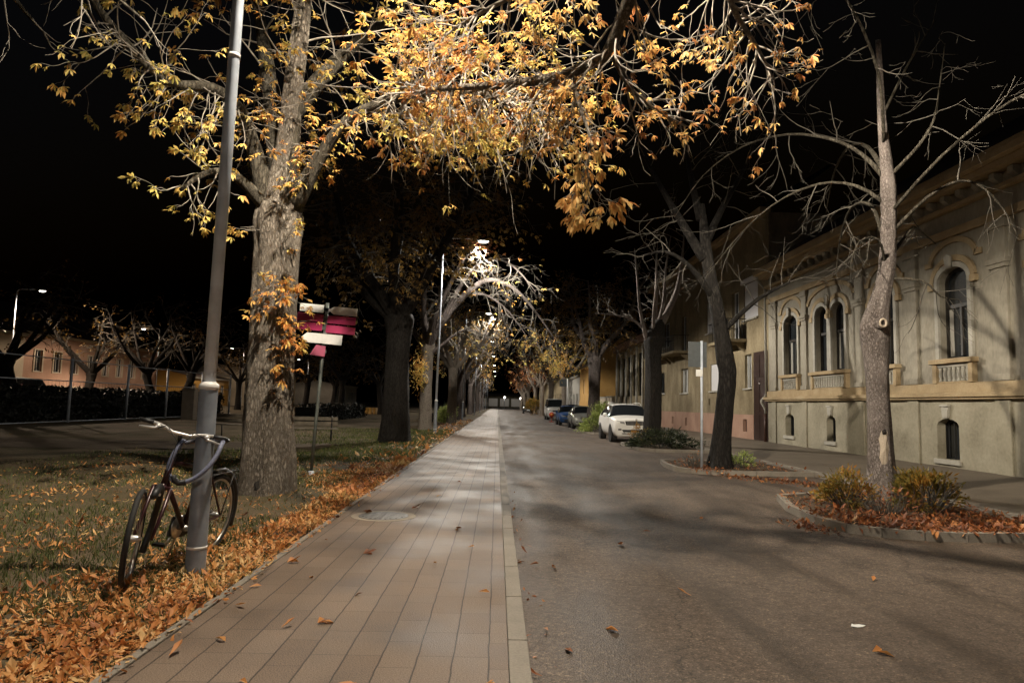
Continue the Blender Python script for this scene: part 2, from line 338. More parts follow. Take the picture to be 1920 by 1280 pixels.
    def build(s, name, mats, parent=None, smooth=False, bevel=0., loc=None, world=True):
        me = bpy.data.meshes.new(name); me.from_pydata(s.v, [], s.f)
        if not isinstance(mats, (list, tuple)): mats = [mats]
        for m in mats: me.materials.append(m)
        if len(mats) > 1: me.polygons.foreach_set('material_index', s.mi)
        if smooth: me.polygons.foreach_set('use_smooth', [True]*len(me.polygons))
        me.update()
        o = bpy.data.objects.new(name, me); COL.objects.link(o)
        if parent is not None:
            o.parent = parent
            if world: o.matrix_parent_inverse = parent.matrix_basis.inverted() if parent.type == 'EMPTY' else Matrix.Identity(4)
        if loc is not None: o.location = loc
        if bevel:
            bv = o.modifiers.new('bevel', 'BEVEL'); bv.width = bevel; bv.segments = 2; bv.limit_method = 'ANGLE'
        return o

def tag(o, label=None, cat=None, group=None, kind=None):
    if label: o['label'] = label
    if cat: o['category'] = cat
    if group: o['group'] = group
    if kind: o['kind'] = kind
    return o

def thing(name, label, cat, loc=(0, 0, 0), rz=0., group=None, rot=None):
    o = bpy.data.objects.new(name, None); COL.objects.link(o); o.empty_display_size = .2
    o.location = loc; o.rotation_euler = rot if rot else (0, 0, rz)
    return tag(o, label, cat, group)

def copy_tree(o, loc=None, rz=None, parent=None):
    c = o.copy(); COL.objects.link(c); c.parent = parent
    for ch in list(o.children): copy_tree(ch, parent=c)
    if loc is not None: c.location = loc
    if rz is not None: c.rotation_euler = (0, 0, rz)
    return c

def struct(o): o['kind'] = 'structure'; return o

def V(*a): return Vector(a)

def smoothline(pts, k=3):
    """Catmull-Rom refinement of a polyline of (x, y, z, r) points"""
    out = []; n = len(pts)
    for i in range(n-1):
        p0, p1, p2, p3 = pts[max(i-1, 0)], pts[i], pts[i+1], pts[min(i+2, n-1)]
        for j in range(k):
            t = j/k
            out.append(tuple(.5*((2*b)+(-a+c)*t+(2*a-5*b+4*c-d)*t*t+(-a+3*b-3*c+d)*t**3) for a, b, c, d in zip(p0, p1, p2, p3)))
    out.append(tuple(pts[-1])); return out

# ------------------------------------------------------------------ camera (about 24 mm, eye 1.5 m above the road, slightly tilted up and rolled)
cam = bpy.data.cameras.new('camera'); co = bpy.data.objects.new('camera', cam); COL.objects.link(co)
f_, R_, U_ = V(0.01941546, 0.99561224, 0.09153856), V(0.99945287, -0.02177902, 0.02489245), V(-0.02677684, -0.09100518, 0.99549036)
mw = Matrix.Identity(4)
for i in range(3): mw[i][0] = R_[i]; mw[i][1] = U_[i]; mw[i][2] = -f_[i]
mw[2][3] = 1.5
co.matrix_world = mw
cam.sensor_width = 36; cam.lens = 24.0; cam.clip_start = .05; cam.clip_end = 2000
sc.camera = co

# ------------------------------------------------------------------ world: night sky
w = bpy.data.worlds.new('World'); sc.world = w; w.use_nodes = True
wn, wl = w.node_tree.nodes, w.node_tree.links
sky = wn.new('ShaderNodeTexSky'); sky.sky_type = 'NISHITA'; sky.sun_disc = False
sky.sun_elevation = R(-5); sky.sun_rotation = R(200)
bg = wn['Background']; bg.inputs['Strength'].default_value = .5
wl.new(sky.outputs[0], bg.inputs['Color'])

# ------------------------------------------------------------------ ground, road, paths
ZP = .08
def sheet(name, x0, x1, y0, y1, z, m, nx=1, ny=1, hfun=None):
    b = MB()
    for j in range(ny+1):
        for i in range(nx+1):
            x = x0+(x1-x0)*i/nx; y = y0+(y1-y0)*j/ny
            b.v.append((x, y, z+(hfun(x, y) if hfun else 0)))
    for j in range(ny):
        for i in range(nx):
            k = j*(nx+1)+i; b.f.append((k, k+1, k+nx+2, k+nx+1)); b.mi.append(0)
    return struct(b.build(name, m, smooth=True))
sheet('ground', -500, 500, -100, 900, -.06, M['soil'])
sheet('road', .2, 7.4, -30, 420, 0., M['asphalt'], 1, 8)
def lawn_h(x, y):
    e = min(1, max(0, (-1.97-x)/.5))
    return e*(.05*noise.noise(V(x*.5, y*.5, 0))+.025*noise.noise(V(x*2, y*2, 3)))-.02*(1-e)
def lz(x, y): return .075+lawn_h(x, y)
sheet('lawn', -9.97, -1.96, -6, 60, .075, M['lawn'], 70, 300, lawn_h)
sheet('lawn', -70, -9.97, -6, 60, .06, M['lawn'], 8, 8)
sheet('lawn', -70, -1.96, 60, 420, .07, M['lawn'], 4, 8)
b = MB(); b.box(-1.90, .10, -6, 420, -.05, ZP); struct(b.build('path', M['paver']))
b = MB(); y = -6.
while y < 120:
    b.box(.104, .222, y+.003, y+.93, -.05, ZP+.004+rnd.uniform(-.002, .002)); y += .935
b.box(.104, .222, y, 420, -.05, ZP)
struct(b.build('kerb', M['kerb'], bevel=.006))
b = MB(); y = -6.
while y < 60:
    b.box(-1.965, -1.905, y+.002, y+.995, -.05, ZP+.012+rnd.uniform(-.006, .006)); y += 1.
struct(b.build('kerb', M['kerb'], bevel=.005))
b = MB(); b.box(7.52, 12.4, -10, 420, -.05, .12); struct(b.build('pavement', M['sidewalk']))
b = MB(); y = -10.
while y < 100:
    b.box(7.4, 7.517, y+.003, y+.995, -.05, .125); y += 1.
struct(b.build('kerb', M['kerb'], bevel=.006))
# bare trodden path crossing the lawn
sheet('path', -70, -9.97, 18.3, 22.2, .068, M['soil'])
sheet('path', -9.97, -5.0, 18.6, 21.8, .10, M['soil'], 42, 16, lawn_h)

# kerbed tree islands between the parking bays
def island(loop, y_back):
    mb = MB(); n = len(loop)
    for i in range(n):
        (xa, ya), (xb, yb) = loop[i], loop[(i+1) % n]
        c = V(sum(p[0] for p in loop)/n, sum(p[1] for p in loop)/n, 0)
        a, d = V(xa, ya, 0), V(xb, yb, 0)
        ai, di = a+(c-a).normalized()*.12, d+(c-d).normalized()*.12
        gap = (d-a)*.012
        q = [a+gap, d-gap, di-gap, ai+gap]
        k = len(mb.v)
        mb.v.extend((p.x, p.y, -.03) for p in q); mb.v.extend((p.x, p.y, .108) for p in q)
        for t in ((4, 5, 6, 7), (0, 1, 5, 4), (1, 2, 6, 5), (2, 3, 7, 6), (3, 0, 4, 7)): mb.f.append(tuple(k+v for v in t)); mb.mi.append(0)
    struct(mb.build('kerb', M['kerb']))
    s = MB(); c = V(sum(p[0] for p in loop)/n, sum(p[1] for p in loop)/n, .10)
    for i in range(n):
        (xa, ya), (xb, yb) = loop[i], loop[(i+1) % n]
        a, d = V(xa, ya, .07), V(xb, yb, .07)
        s.face((a+(c-a)*.06, d+(c-d)*.06, c))
    struct(s.build('soil', M['soil'], smooth=True))
ISL1 = [(4.75, 11.6), (4.4, 10.4), (4.28, 9.2), (4.42, 8.65), (4.72, 8.38), (5.15, 8.22), (5.65, 8.18), (6.2, 8.22), (6.8, 8.3), (7.39, 8.36), (7.39, 10), (7.39, 12.0), (6.4, 12.1), (5.5, 12.0)]
ISL2 = [(4.5, 18.8), (4.3, 17.6), (4.3, 16.5), (4.55, 16.0), (5.1, 15.75), (6.0, 15.75), (6.8, 15.8), (7.39, 15.85), (7.39, 18.7), (6, 18.9)]
ISL3 = [(5.0, 27.6), (4.85, 25.5), (4.95, 23.8), (5.4, 23.3), (6.3, 23.3), (7.39, 23.4), (7.39, 27.8), (6.2, 28.0)]
ISL4 = [(4.9, 42.8), (4.7, 40), (4.8, 37.5), (5.3, 37), (6.4, 37), (7.39, 37), (7.39, 43), (6.2, 43.2)]
for L_ in (ISL1, ISL2, ISL3, ISL4): island(L_, 0)

# manhole cover in the path
t = thing('manhole_cover', 'round iron manhole cover set in the brick path', 'manhole cover', (-1.37, 8.67, ZP))
b = MB(); b.lathe([(.395, .0), (.395, .004), (.31, .005), (.31, 0)], 40); b.build('ring', M['concrete'], t, world=False)
b = MB(); b.lathe([(.305, .0), (.305, .007), (.29, .009), (.02, .009)], 40)
for k in range(-4, 5):
    h = math.sqrt(max(0, .26**2-(k*.06)**2))
    if h > .05: b.box(k*.06-.012, k*.06+.012, -h, h, .0085, .0125)
b.build('lid', M['iron_cover'], t, world=False)

# ------------------------------------------------------------------ street lamps
VA = [0, 15, 30, 40, 50, 58, 64, 69, 73, 77, 81, 85, 90, 100]
CD = [90, 98, 150, 205, 240, 245, 290, 360, 390, 180, 24, 5, 1, 0]
HA = [0, 45, 90, 135, 180, 225, 270, 315, 360]; HK = [1, .4, .12, .18, .85, 1, 1, 1, 1]     # park side is shielded at high angles
rows = '\n'.join(' '.join('%.1f' % (c*(1-(1-k)*min(1, max(0, (a-53)/9)))) for a, c in zip(VA, CD)) for k in HK)
ies = bpy.data.texts.new('street_optic.ies')
ies.write('IESNA:LM-63-1995\nTILT=NONE\n1 1000 1 %d %d 1 2 0.1 0.1 0.05\n1 1 50\n%s\n%s\n%s\n' % (len(VA), len(HA), ' '.join(map(str, VA)), ' '.join(map(str, HA)), rows))
def spot(loc, energy, col, rad=.12):
    """street lamp light: a point lamp with a street-lighting beam (wide, cut off near the horizontal)"""
    l = bpy.data.lights.new('lamp_light', 'POINT'); l.energy = energy; l.color = col; l.shadow_soft_size = rad
    l.use_nodes = True; n = l.node_tree.nodes; k = l.node_tree.links
    t = n.new('ShaderNodeTexIES'); t.mode = 'INTERNAL'; t.ies = ies; t.inputs['Strength'].default_value = .08
    k.new(t.outputs['Fac'], n['Emission'].inputs['Strength'])
    o = bpy.data.objects.new('lamp_light', l); COL.objects.link(o); o.location = loc
    return o
LH = 9.0
def make_lamp():
    t = thing('street_lamp', '', 'street lamp')
    b = MB(); b.lathe([(.082, -.03), (.080, .02), (.078, .18), (.073, 1.46), (.071, 1.50)], 28); b.build('base_section', M['postpaint'], t, True, world=False)
    b = MB(); b.lathe([(.078, 1.49), (.080, 1.515), (.074, 1.535), (.052, 1.555)], 28); b.build('collar', M['band'], t, True, world=False)
    b = MB(); b.lathe([(.0505, 1.53), (.049, 4), (.046, 6.5), (.043, LH-.15)], 24); b.build('pole', M['steel'], t, True, world=False)
    b = MB(); b.lathe([(.0805, .195), (.0805, .215)], 28); b.build('paint_ring', M['band'], t, True, world=False)
    b = MB(); b.lathe([(.0515, 4.38), (.0515, 4.42)], 24); b.build('joint_ring', M['band'], t, True, world=False)
    b = MB(); b.tube([(0, 0, LH-.25), (.02, 0, LH), (.12, 0, LH+.14), (.35, 0, LH+.19), (1.5, 0, LH+.20)], [.043, .04, .034, .03, .028], 12); b.build('arm', M['steel'], t, True, world=False)
    hd = MB(); hd.lathe([(.02, .10), (.09, .09), (.15, .05), (.17, .0), (.165, -.03)], 20, M4=Matrix.Translation((1.87, 0, LH+.14)) @ Matrix.Diagonal((2.0, 1, 1, 1)))
    h = hd.build('lamp_head', M['housing'], t, True, world=False)
    ln = MB(); ln.lathe([(.14, .0), (.13, -.03), (.09, -.06), (.03, -.075)], 20, M4=Matrix.Translation((1.89, 0, LH+.105)) @ Matrix.Diagonal((1.8, 1, 1, 1))); ln.build('lens', M['lampglow'], h, True, world=False)
    return t
lamp0 = make_lamp()
LAMPS = [(-2.43, 5.78), (-2.84, 31.85), (-2.9, 57.9), (-2.76, 84), (-2.76, 110), (-2.76, 136), (-2.76, 162), (-2.76, 190)]
LLAB = ['tall grey lamp post on the leafy verge with a bicycle leaning on it', 'slim lamp post beside the pale cut trunk with its head glowing among branches',
        'thin lamp post beyond the low green hedge along the path', 'fourth lamp post along the brick path counted from the bicycle',
        'fifth lamp post along the brick path counted from the bicycle', 'sixth lamp post along the brick path counted from the bicycle',
        'seventh lamp post along the brick path, far down the avenue', 'last lamp post at the far end of the avenue']
NEARC, FARC = (1., .88, .70), (1., .92, .80)
for i, (x, y) in enumerate(LAMPS):
    o = lamp0 if i == 0 else copy_tree(lamp0)
    o.location = (x, y, lz(x, y) if y < 60 else .07); o['label'] = LLAB[i]; o['group'] = 'street lamps along the path'
    if i == 0: o.rotation_euler = (0, R(.6), 0)
    spot((x+1.89, y, LH-.06), 5600 if i == 0 else (4300 if i == 1 else 3100), NEARC if i == 0 else FARC)
spot((-1.1, -20, LH), 1500, FARC)          # the next lamp of the row, behind the camera

# ------------------------------------------------------------------ trees
class Opt:
    def __init__(s, **k):
        s.wob = .22; s.droop = .28; s.curl = 2.1; s.kids = 3; s.ang = (25, 60); s.sides = 5; s.n = 5; s.bias = V(0, 0, .15); s.kidlen = (.4, .7); s.leafp = .9
        s.__dict__.update(k)

def rv(g): return V(g.uniform(-1, 1), g.uniform(-1, 1), g.uniform(-1, 1))

def twig(mb, tips, p, d, L, r, lev, g, o):
    pts = [p.copy()]; ds = []; st = L/o.n; d = d.normalized()
    for i in range(o.n):
        s = i/o.n
        d = (d+rv(g)*o.wob+V(0, 0, -o.droop*(1-s*o.curl))).normalized()
        p = p+d*st; pts.append(p.copy()); ds.append(d.copy())
    rr = [max(.0022, r*(1-.72*i/o.n)) for i in range(o.n+1)]
    mb.tube(pts, rr, o.sides if r > .008 else 4, 1, cap=False)
    if lev > 0:
        for _ in range(o.kids):
            u = g.uniform(.25, 1); i = min(o.n-1, int(u*o.n)); q = pts[i].lerp(pts[i+1], u*o.n-i)
            ax = ds[i].cross(rv(g))
            if ax.length < .01: continue
            c = Matrix.Rotation(R(g.uniform(*o.ang)), 3, ax.normalized()) @ ds[i]
            twig(mb, tips, q, c+o.bias*.5, L*g.uniform(*o.kidlen), rr[i]*.62, lev-1, g, o)
    tips.append((pts[-1], ds[-1], lev))
    if lev == 0: tips.append((pts[-2], ds[-1], lev))

def sprout(mb, tips, line, n, L, r, lev, g, o, u0=.15, u1=1., bias=None):
    """n twigs along a limb given as (x, y, z, r) points"""
    m = len(line)-1
    for k in range(n):
        u = u0+(u1-u0)*(k+g.random())/n; i = min(m-1, int(u*m)); f = u*m-i
        a, b = V(*line[i][:3]), V(*line[i+1][:3]); t = (b-a).normalized()
        ax = t.cross(rv(g))
        if ax.length < .01: continue
        d = Matrix.Rotation(R(g.uniform(40, 85)), 3, ax.normalized()) @ t
        d = d+(bias if bias is not None else o.bias)
        rad = line[i][3]
        twig(mb, tips, a.lerp(b, f)+d.normalized()*rad*.5, d, L*g.uniform(.5, 1.2), min(r, rad*.6), lev, g, o)

def palmate(lm, tm, p, d, size, g, hang=.5):
    a = (d+rv(g)*.7+V(0, 0, -.35)).normalized(); q = p+a*size*g.uniform(.5, 1.)
    if tm is not None: tm.tube([p, p.lerp(q, .5)+V(0, 0, .01), q], .0022, 3, 1, cap=False)
    nr = (V(0, 0, 1)+rv(g)*.62).normalized()
    a2 = a-nr*a.dot(nr)
    if a2.length < .05: a2 = nr.orthogonal()
    a2.normalize(); k = g.choice((5, 5, 6, 7)); h = hang*g.uniform(.4, 1.6)
    for i in range(k):
        w = (i-(k-1)/2)/(k-1)*2
        dd = Matrix.Rotation(w*R(105), 3, nr) @ a2
        L = size*(1-.45*abs(w))*g.uniform(.85, 1.15)
        lm.leaf(q, dd+V(0, 0, -h)+rv(g)*.12, nr, L, L*g.uniform(.26, .37), g.uniform(-.1, .6), g.uniform(.1, .7))

def limb(mb, line, n=9, k=3):
    s = smoothline(line, k); mb.tube([p[:3] for p in s], [p[3] for p in s], n); return s

def knotty(line, n, rings, seed, amp, flare=0.):
    """thick trunk with lobes, ridges and burls; line of (x, y, z, r)"""
    s = smoothline(line, rings); m = MB(); N = len(s)
    for i, (x, y, z, r) in enumerate(s):
        for j in range(n):
            a = 2*math.pi*j/n; ca, sa = math.cos(a), math.sin(a)
            q = V(ca*1.3+seed, sa*1.3, z*.55)
            rr = r*(1+amp*noise.noise(q*1.1)+amp*.55*noise.noise(V(ca*3+seed, sa*3, z*.9))+amp*.30*noise.noise(V(ca*9, sa*9+seed, z*3.))+amp*.18*noise.noise(V(ca*22, sa*22+seed, z*7.)))
            if flare: rr *= 1+flare*math.exp(-(z-s[0][2])/.28)*(1+.45*math.sin(5*a+seed)+.3*math.sin(3*a+1))
            m.v.append((x+ca*rr, y+sa*rr, z))
    for i in range(N-1):
        for j in range(n):
            j2 = (j+1) % n; m.f.append((i*n+j, i*n+j2, (i+1)*n+j2, (i+1)*n+j)); m.mi.append(0)
    m.f.append(tuple((N-1)*n+j for j in range(n))); m.mi.append(0)
    return m

def leaves_at(tips, lm, tm, g, size, p=.9, per=(1, 2), hang=.5, ok=None):
    for q, d, lev in tips:
        if ok and not ok(q): continue
        if g.random() < p:
            for _ in range(g.randint(*per)): palmate(lm, tm, q, d, size*g.choice((.55, .75, .9, 1., 1.15, 1.3))*g.uniform(.9, 1.1), g, hang)

# --- the big chestnut beside the lamp post
g = random.Random(11)
TA = thing('chestnut_tree', 'thick pale trunked chestnut with yellow leaves on the verge just behind the bicycle', 'tree', (-3.41, 10.45, .05), group='chestnuts along the left verge')
m = knotty([(-3.41, 10.45, -.1, .40), (-3.42, 10.45, .4, .385), (-3.45, 10.45, 1.6, .345), (-3.46, 10.45, 2.8, .325), (-3.47, 10.45, 3.7, .325), (-3.47, 10.45, 4.25, .36), (-3.45, 10.45, 4.65, .275), (-3.40, 10.45, 5.2, .19), (-3.37, 10.47, 6., .155), (-3.36, 10.5, 6.6, .145), (-3.28, 10.5, 7.9, .12)], 72, 12, 3.1, .16, .16)
trunkA = m.build('trunk', M['barkA'], TA, True)
b = MB()
stem = limb(b, [(-3.45, 10.45, 4.3, .28), (-3.36, 10.43, 5.2, .16), (-3.36, 10.5, 6.5, .13), (-3.28, 10.5, 7.9, .11), (-3.1, 10.7, 9.6, .12), (-3.0, 10.8, 11, .06)], 16)
left = limb(b, [(-3.58, 10.4, 4.35, .20), (-3.80, 10.25, 5.2, .125), (-3.95, 9.9, 5.75, .095), (-4.15, 9.4, 5.85, .075), (-4.6, 9.0, 5.75, .06), (-5.15, 8.8, 6.25, .055), (-5.6, 8.7, 6.85, .05), (-6.1, 8.5, 7.9, .04)], 14)
right = limb(b, [(-3.25, 10.4, 4.45, .17), (-2.85, 10.2, 5.1, .105), (-2.4, 9.9, 5.6, .08), (-1.95, 9.7, 5.8, .07), (-1.4, 9.6, 5.9, .06), (-.75, 9.5, 5.95, .065), (-.1, 9.4, 5.85, .05), (.5, 9.3, 5.6, .025)], 14)
up2 = limb(b, [(-3.5, 10.5, 5., .18), (-3.9, 11, 6.6, .14), (-4.4, 11.6, 8.3, .09), (-4.8, 12.2, 10, .05)], 10)
up3 = limb(b, [(-3.36, 10.5, 6., .16), (-2.9, 11.3, 7.3, .12), (-2.2, 12.4, 8.8, .08), (-1.6, 13.2, 10, .04)], 10)
low = limb(b, [(-3.6, 10.3, 4.4, .12), (-3.95, 9.9, 4.75, .07), (-4.2, 9.5, 4.65, .045), (-4.4, 9.2, 4.3, .025)], 8)
tips = []
o = Opt(kids=3, droop=.22, curl=2.2)
sprout(b, tips, right, 76, 1.2, .016, 1, g, o, .38, 1., V(0, .0, .2))
sprout(b, tips, right, 34, 1.0, .013, 1, g, o, .45, 1., V(.2, .05, -.4))
lm, lmo = MB(), MB()
leaves_at(tips, lm, None, g, .098, .95, (1, 3), .25, lambda q: (q.z > 5.0 or g.random() < .12) and (not (-2.7 < q.x < -1.5 and q.z < 6.3) or g.random() < .4))
tips = []
sprout(b, tips, left, 42, .9, .012, 1, g, Opt(kids=2, droop=.3), .18, .72, V(.1, -.2, -.15))
sprout(b, tips, low, 12, .7, .012, 1, g, Opt(kids=2, droop=.3), .2, 1., V(0, -.2, -.1))
leaves_at(tips, lm, b, g, .105, .85, (1, 2), .4)
tips = []
sprout(b, tips, left, 12, 1.0, .012, 1, g, Opt(kids=2, droop=.35), .6, 1., V(0, -.3, -.4))
leaves_at(tips, lm, b, g, .14, .12, (1, 1), .7)
tips = []
for ln in (up2, up3, stem): sprout(b, tips, ln, 14, 1.5, .018, 1, g, Opt(kids=3), .3, 1.)
leaves_at(tips, lm, None, g, .17, .5, (1, 2), .6)
tips = []
sprout(b, tips, stem, 34, .75, .008, 1, g, Opt(kids=3, droop=.2), .12, .62, V(.45, -.75, -.1))
sprout(b, tips, right, 16, .6, .008, 1, g, Opt(kids=2, droop=.3), .1, .4, V(.2, -.5, -.2))
leaves_at(tips, lm, None, g, .10, .85, (1, 2), .35)
tips = []                                   # tufts sprouting from the trunk
for (z, a, n, L) in ((3.2, -1.2, 9, .38), (3.08, -1.0, 11, .42), (2.98, -1.5, 9, .4), (2.6, -.8, 11, .40), (2.3, -.9, 11, .42), (4.0, -2.2, 4, .45), (3.8, -.9, 4, .5), (2.05, -.9, 4, .4)):
    for _ in range(n):
        aa = a+g.uniform(-.35, .35); p = V(-3.45+.30*math.cos(aa), 10.45+.30*math.sin(aa), z+g.uniform(-.08, .08))
        twig(b, tips, p, V(math.cos(aa), math.sin(aa), g.uniform(-.1, .5)), L*g.uniform(.6, 1.1), .006, 0, g, Opt(droop=.15))
leaves_at(tips, lm, None, g, .115, .8, (1, 2), .4)
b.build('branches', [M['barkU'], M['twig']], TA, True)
lm.build('crown', M['leafY'], TA)
def wound(name, par, c, dx, dz, m, seed=0, ny=-1):
    b = MB(); N = 14; c = V(*c)
    ring = [(c.x+dx*math.cos(2*math.pi*k/N)*(1+.25*math.sin(3*k+seed)), c.z+dz*math.sin(2*math.pi*k/N)*(1+.2*math.cos(2*k+seed))) for k in range(N)]
    for k in range(N):
        (xa, za), (xb, zb) = ring[k], ring[(k+1) % N]
        b.face(((c.x, c.y-.012, c.z), (xb, c.y+.02, zb), (xa, c.y+.02, za)))
    return b.build(name, m, par, True)
def onA(z, a): # a point on the trunk's surface facing the camera
    best = min((v.co for v in trunkA.data.vertices if abs(v.co.z-z) < .06), key=lambda q: abs(math.atan2(q.y-10.45, q.x+3.45)-a))
    return best
for (z, a, dx, dz, mm, sd) in ((1.36, -1.35, .030, .05, 'wound', 1), (1.44, -1.3, .016, .02, 'hollow', 2)):
    q = onA(z, a); wound('bark_scar', TA, (q.x, q.y-.012, q.z), dx, dz, M[mm], sd)
q = onA(.27, -1.5); wound('root_hollow', TA, (q.x, q.y-.02, .22), .04, .10, M['hollow'], 2)

# --- generic street tree
def street_tree(name, label, loc, g, h=9., r=.35, fork=4., nl=5, spread=3., twigs=14, lev=2, tl=1.5, bk='barkA', tw='twigD', leaf=None, leafp=.5, lsize=.17, lean=(0, 0), opt=None, group=None, limbs=None, simple=True, blades=3, bsz=.16, azs=None, limbbark=None):
    x, y, z = loc
    t = thing(name, label, 'tree', (x, y, z), group=group)
    fx, fy = x+lean[0], y+lean[1]
    m = knotty([(x, y, z-.15, r*1.12), (x, y, z+.5, r), (x+lean[0]*.5, y+lean[1]*.5, z+fork*.5, r*.88), (fx, fy, z+fork*.85, r*.85), (fx, fy, z+fork, r*.98), (fx, fy, z+fork+.35, r*.6)], 28, 5, g.uniform(0, 9), .14, .15)
    m.build('trunk', M[bk], t, True)
    b = MB(); tips = []; lines = []
    if limbs: lines = [limb(b, L) for L in limbs]
    else:
        for i in range(nl):
            a = azs[i] if azs else 2*math.pi*(i+g.uniform(-.3, .3))/nl; sp = spread*g.uniform(.6, 1.1); hh = h*g.uniform(.8, 1.05)-fork
            P = [(fx, fy, z+fork-.1, r*.55)]
            for u in (.25, .5, .75, 1.):
                rr = sp*(u**.8); P.append((fx+math.cos(a)*rr+g.uniform(-.2, .2), fy+math.sin(a)*rr+g.uniform(-.2, .2), z+fork+hh*u+g.uniform(-.2, .2), r*.42*(1-.85*u)+.012))
            lines.append(limb(b, P, 8, 2))
    oo = opt or Opt(sides=4, n=4)
    for ln in lines: sprout(b, tips, ln, twigs, tl, .03, lev, g, oo, .25, 1.)
    b.build('branches', [M[limbbark or bk], M[tw]], t)
    if leaf:
        lm = MB()
        for q, d, lv in tips:
            if g.random() < leafp:
                if simple:
                    for _ in range(blades): lm.blade(q+rv(g)*.15, (d+rv(g)*.9+V(0, 0, -.5)).normalized(), rv(g), bsz*g.uniform(.6, 1.2), bsz*.5*g.uniform(.6, 1.2))
                else: palmate(lm, None, q, d, lsize*g.uniform(.7, 1.2), g)
        lm.build('crown', M[leaf], t)
    return t, tips

GL, GR_ = 'chestnuts along the left verge', 'trees along the right parking strip'
# the tree whose leafy limb reaches in over the street from outside the picture
g = random.Random(23)
tz = thing('chestnut_tree', 'long limb with orange leaves and white twigs hanging over the street at the top', 'tree', (6.0, 2.6, .05), group=GR_)
knotty([(6, 2.6, -.1, .3), (6, 2.6, .6, .26), (5.95, 2.65, 2.5, .23), (5.9, 2.7, 4.2, .24), (5.9, 2.7, 5.0, .2), (5.9, 2.7, 7, .12)], 32, 6, 5.5, .14, .2).build('trunk', M['barkR'], tz, True)
b = MB()
zl = limb(b, [(5.9, 2.75, 4.4, .17), (4.8, 3.6, 5.9, .15), (3.3, 4.8, 6.6, .12), (2.1, 5.7, 6.35, .09), (1.47, 6.1, 5.95, .075), (1.24, 6.6, 5.64, .07), (1.10, 6.9, 5.28, .068), (.98, 7.0, 5.2, .064), (.56, 7.3, 5.14, .058), (-.15, 7.8, 5.26, .048), (-.7, 8.2, 5.40, .035), (-1.3, 8.6, 5.5, .018)], 14)
z2 = limb(b, [(2.1, 5.7, 6.35, .055), (2.2, 6.6, 6.25, .045), (2.5, 7.2, 6.0, .035), (2.9, 7.6, 5.8, .026), (3.3, 8.0, 5.55, .014)], 8)
z3 = limb(b, [(1.47, 6.1, 5.95, .05), (1.0, 6.5, 6.05, .04), (.3, 6.9, 5.95, .03), (-.4, 7.3, 5.8, .02), (-.9, 7.6, 5.6, .012)], 8)
z4 = limb(b, [(1.10, 6.9, 5.28, .045), (1.35, 7.1, 4.95, .03), (1.6, 7.3, 4.85, .022), (2.1, 7.6, 4.75, .012)], 8)
z5 = limb(b, [(.75, 7.2, 5.15, .03), (.80, 7.1, 4.75, .022), (.92, 7.0, 4.3, .016), (.88, 6.95, 3.95, .012), (1.0, 6.95, 3.7, .007)], 7)
tips = []; ow = Opt(kids=3, droop=.34, curl=2.3, wob=.3)
sprout(b, tips, zl, 42, .85, .014, 1, g, ow, .42, .98, V(0, -.05, .0))
sprout(b, tips, z2, 36, .85, .014, 1, g, ow, .2, 1., V(.1, 0, .0))
sprout(b, tips, z3, 36, .75, .012, 1, g, ow, .2, 1.)
sprout(b, tips, z4, 12, .7, .012, 1, g, ow, .2, 1., V(.2, 0, -.1))
lm = MB()
leaves_at(tips, lm, b, g, .094, .66, (1, 2), .35, lambda q: q.x < 2.4 and (q.z > 4.5 or g.random() < .2))
leaves_at(tips, lm, b, g, .094, .55, (1, 1), .5, lambda q: q.x >= 2.4)
tips = []; lm2 = MB()
sprout(b, tips, zl, 46, .8, .009, 1, g, Opt(kids=4, droop=.12, curl=2.2), .66, 1., V(-.1, 0, .12))
leaves_at(tips, lm2, None, g, .094, .92, (1, 2), .2, lambda q: q.z > 4.7 or g.random() < .15)
tips = []
sprout(b, tips, z5, 16, .42, .007, 1, g, Opt(kids=2, droop=.3), .25, 1., V(0, 0, -.2))
leaves_at(tips, lm, b, g, .125, .95, (1, 2), .8)
b.build('branches', [M['barkA'], M['twig']], tz, True); lm.build('crown', M['leafO'], tz); lm2.build('crown', M['leafY'], tz)

# bare twigs that hang in from another tree, at the top left
g = random.Random(31)
tl_ = thing('chestnut_tree', 'nearly bare tree whose pale twigs hang down into the top left corner', 'tree', (-7.2, 4.6, .05), group=GL)
knotty([(-7.2, 4.6, -.1, .34), (-7.2, 4.6, .6, .3), (-7.15, 4.7, 3, .27), (-7.1, 4.8, 5, .25), (-7, 5, 7.5, .15)], 32, 6, 8.5, .14, .2).build('trunk', M['barkA'], tl_, True)
b = MB()
k1 = limb(b, [(-7.1, 4.8, 4.8, .12), (-6.5, 5.6, 6.2, .09), (-5.7, 6.6, 6.6, .06), (-4.9, 7.3, 6.3, .035), (-4.3, 7.7, 5.9, .015)], 8)
k2 = limb(b, [(-7.1, 4.8, 5., .10), (-6.6, 6.2, 6.4, .07), (-6.2, 7.5, 6.5, .04), (-5.9, 8.2, 6.1, .02)], 8)
tips = []; lm = MB()
sprout(b, tips, k1, 6, .85, .013, 1, g, Opt(kids=3, droop=.5, curl=2.1, wob=.3), .3, 1., V(0, .1, -.4))
sprout(b, tips, k2, 4, .85, .013, 1, g, Opt(kids=3, droop=.5, curl=2.1, wob=.3), .3, 1., V(0, .1, -.4))
leaves_at(tips, lm, b, g, .13, .10, (1, 1), .8)
b.build('branches', [M['barkU'], M['twig']], tl_, True); lm.build('crown', M['leafO'], tl_)

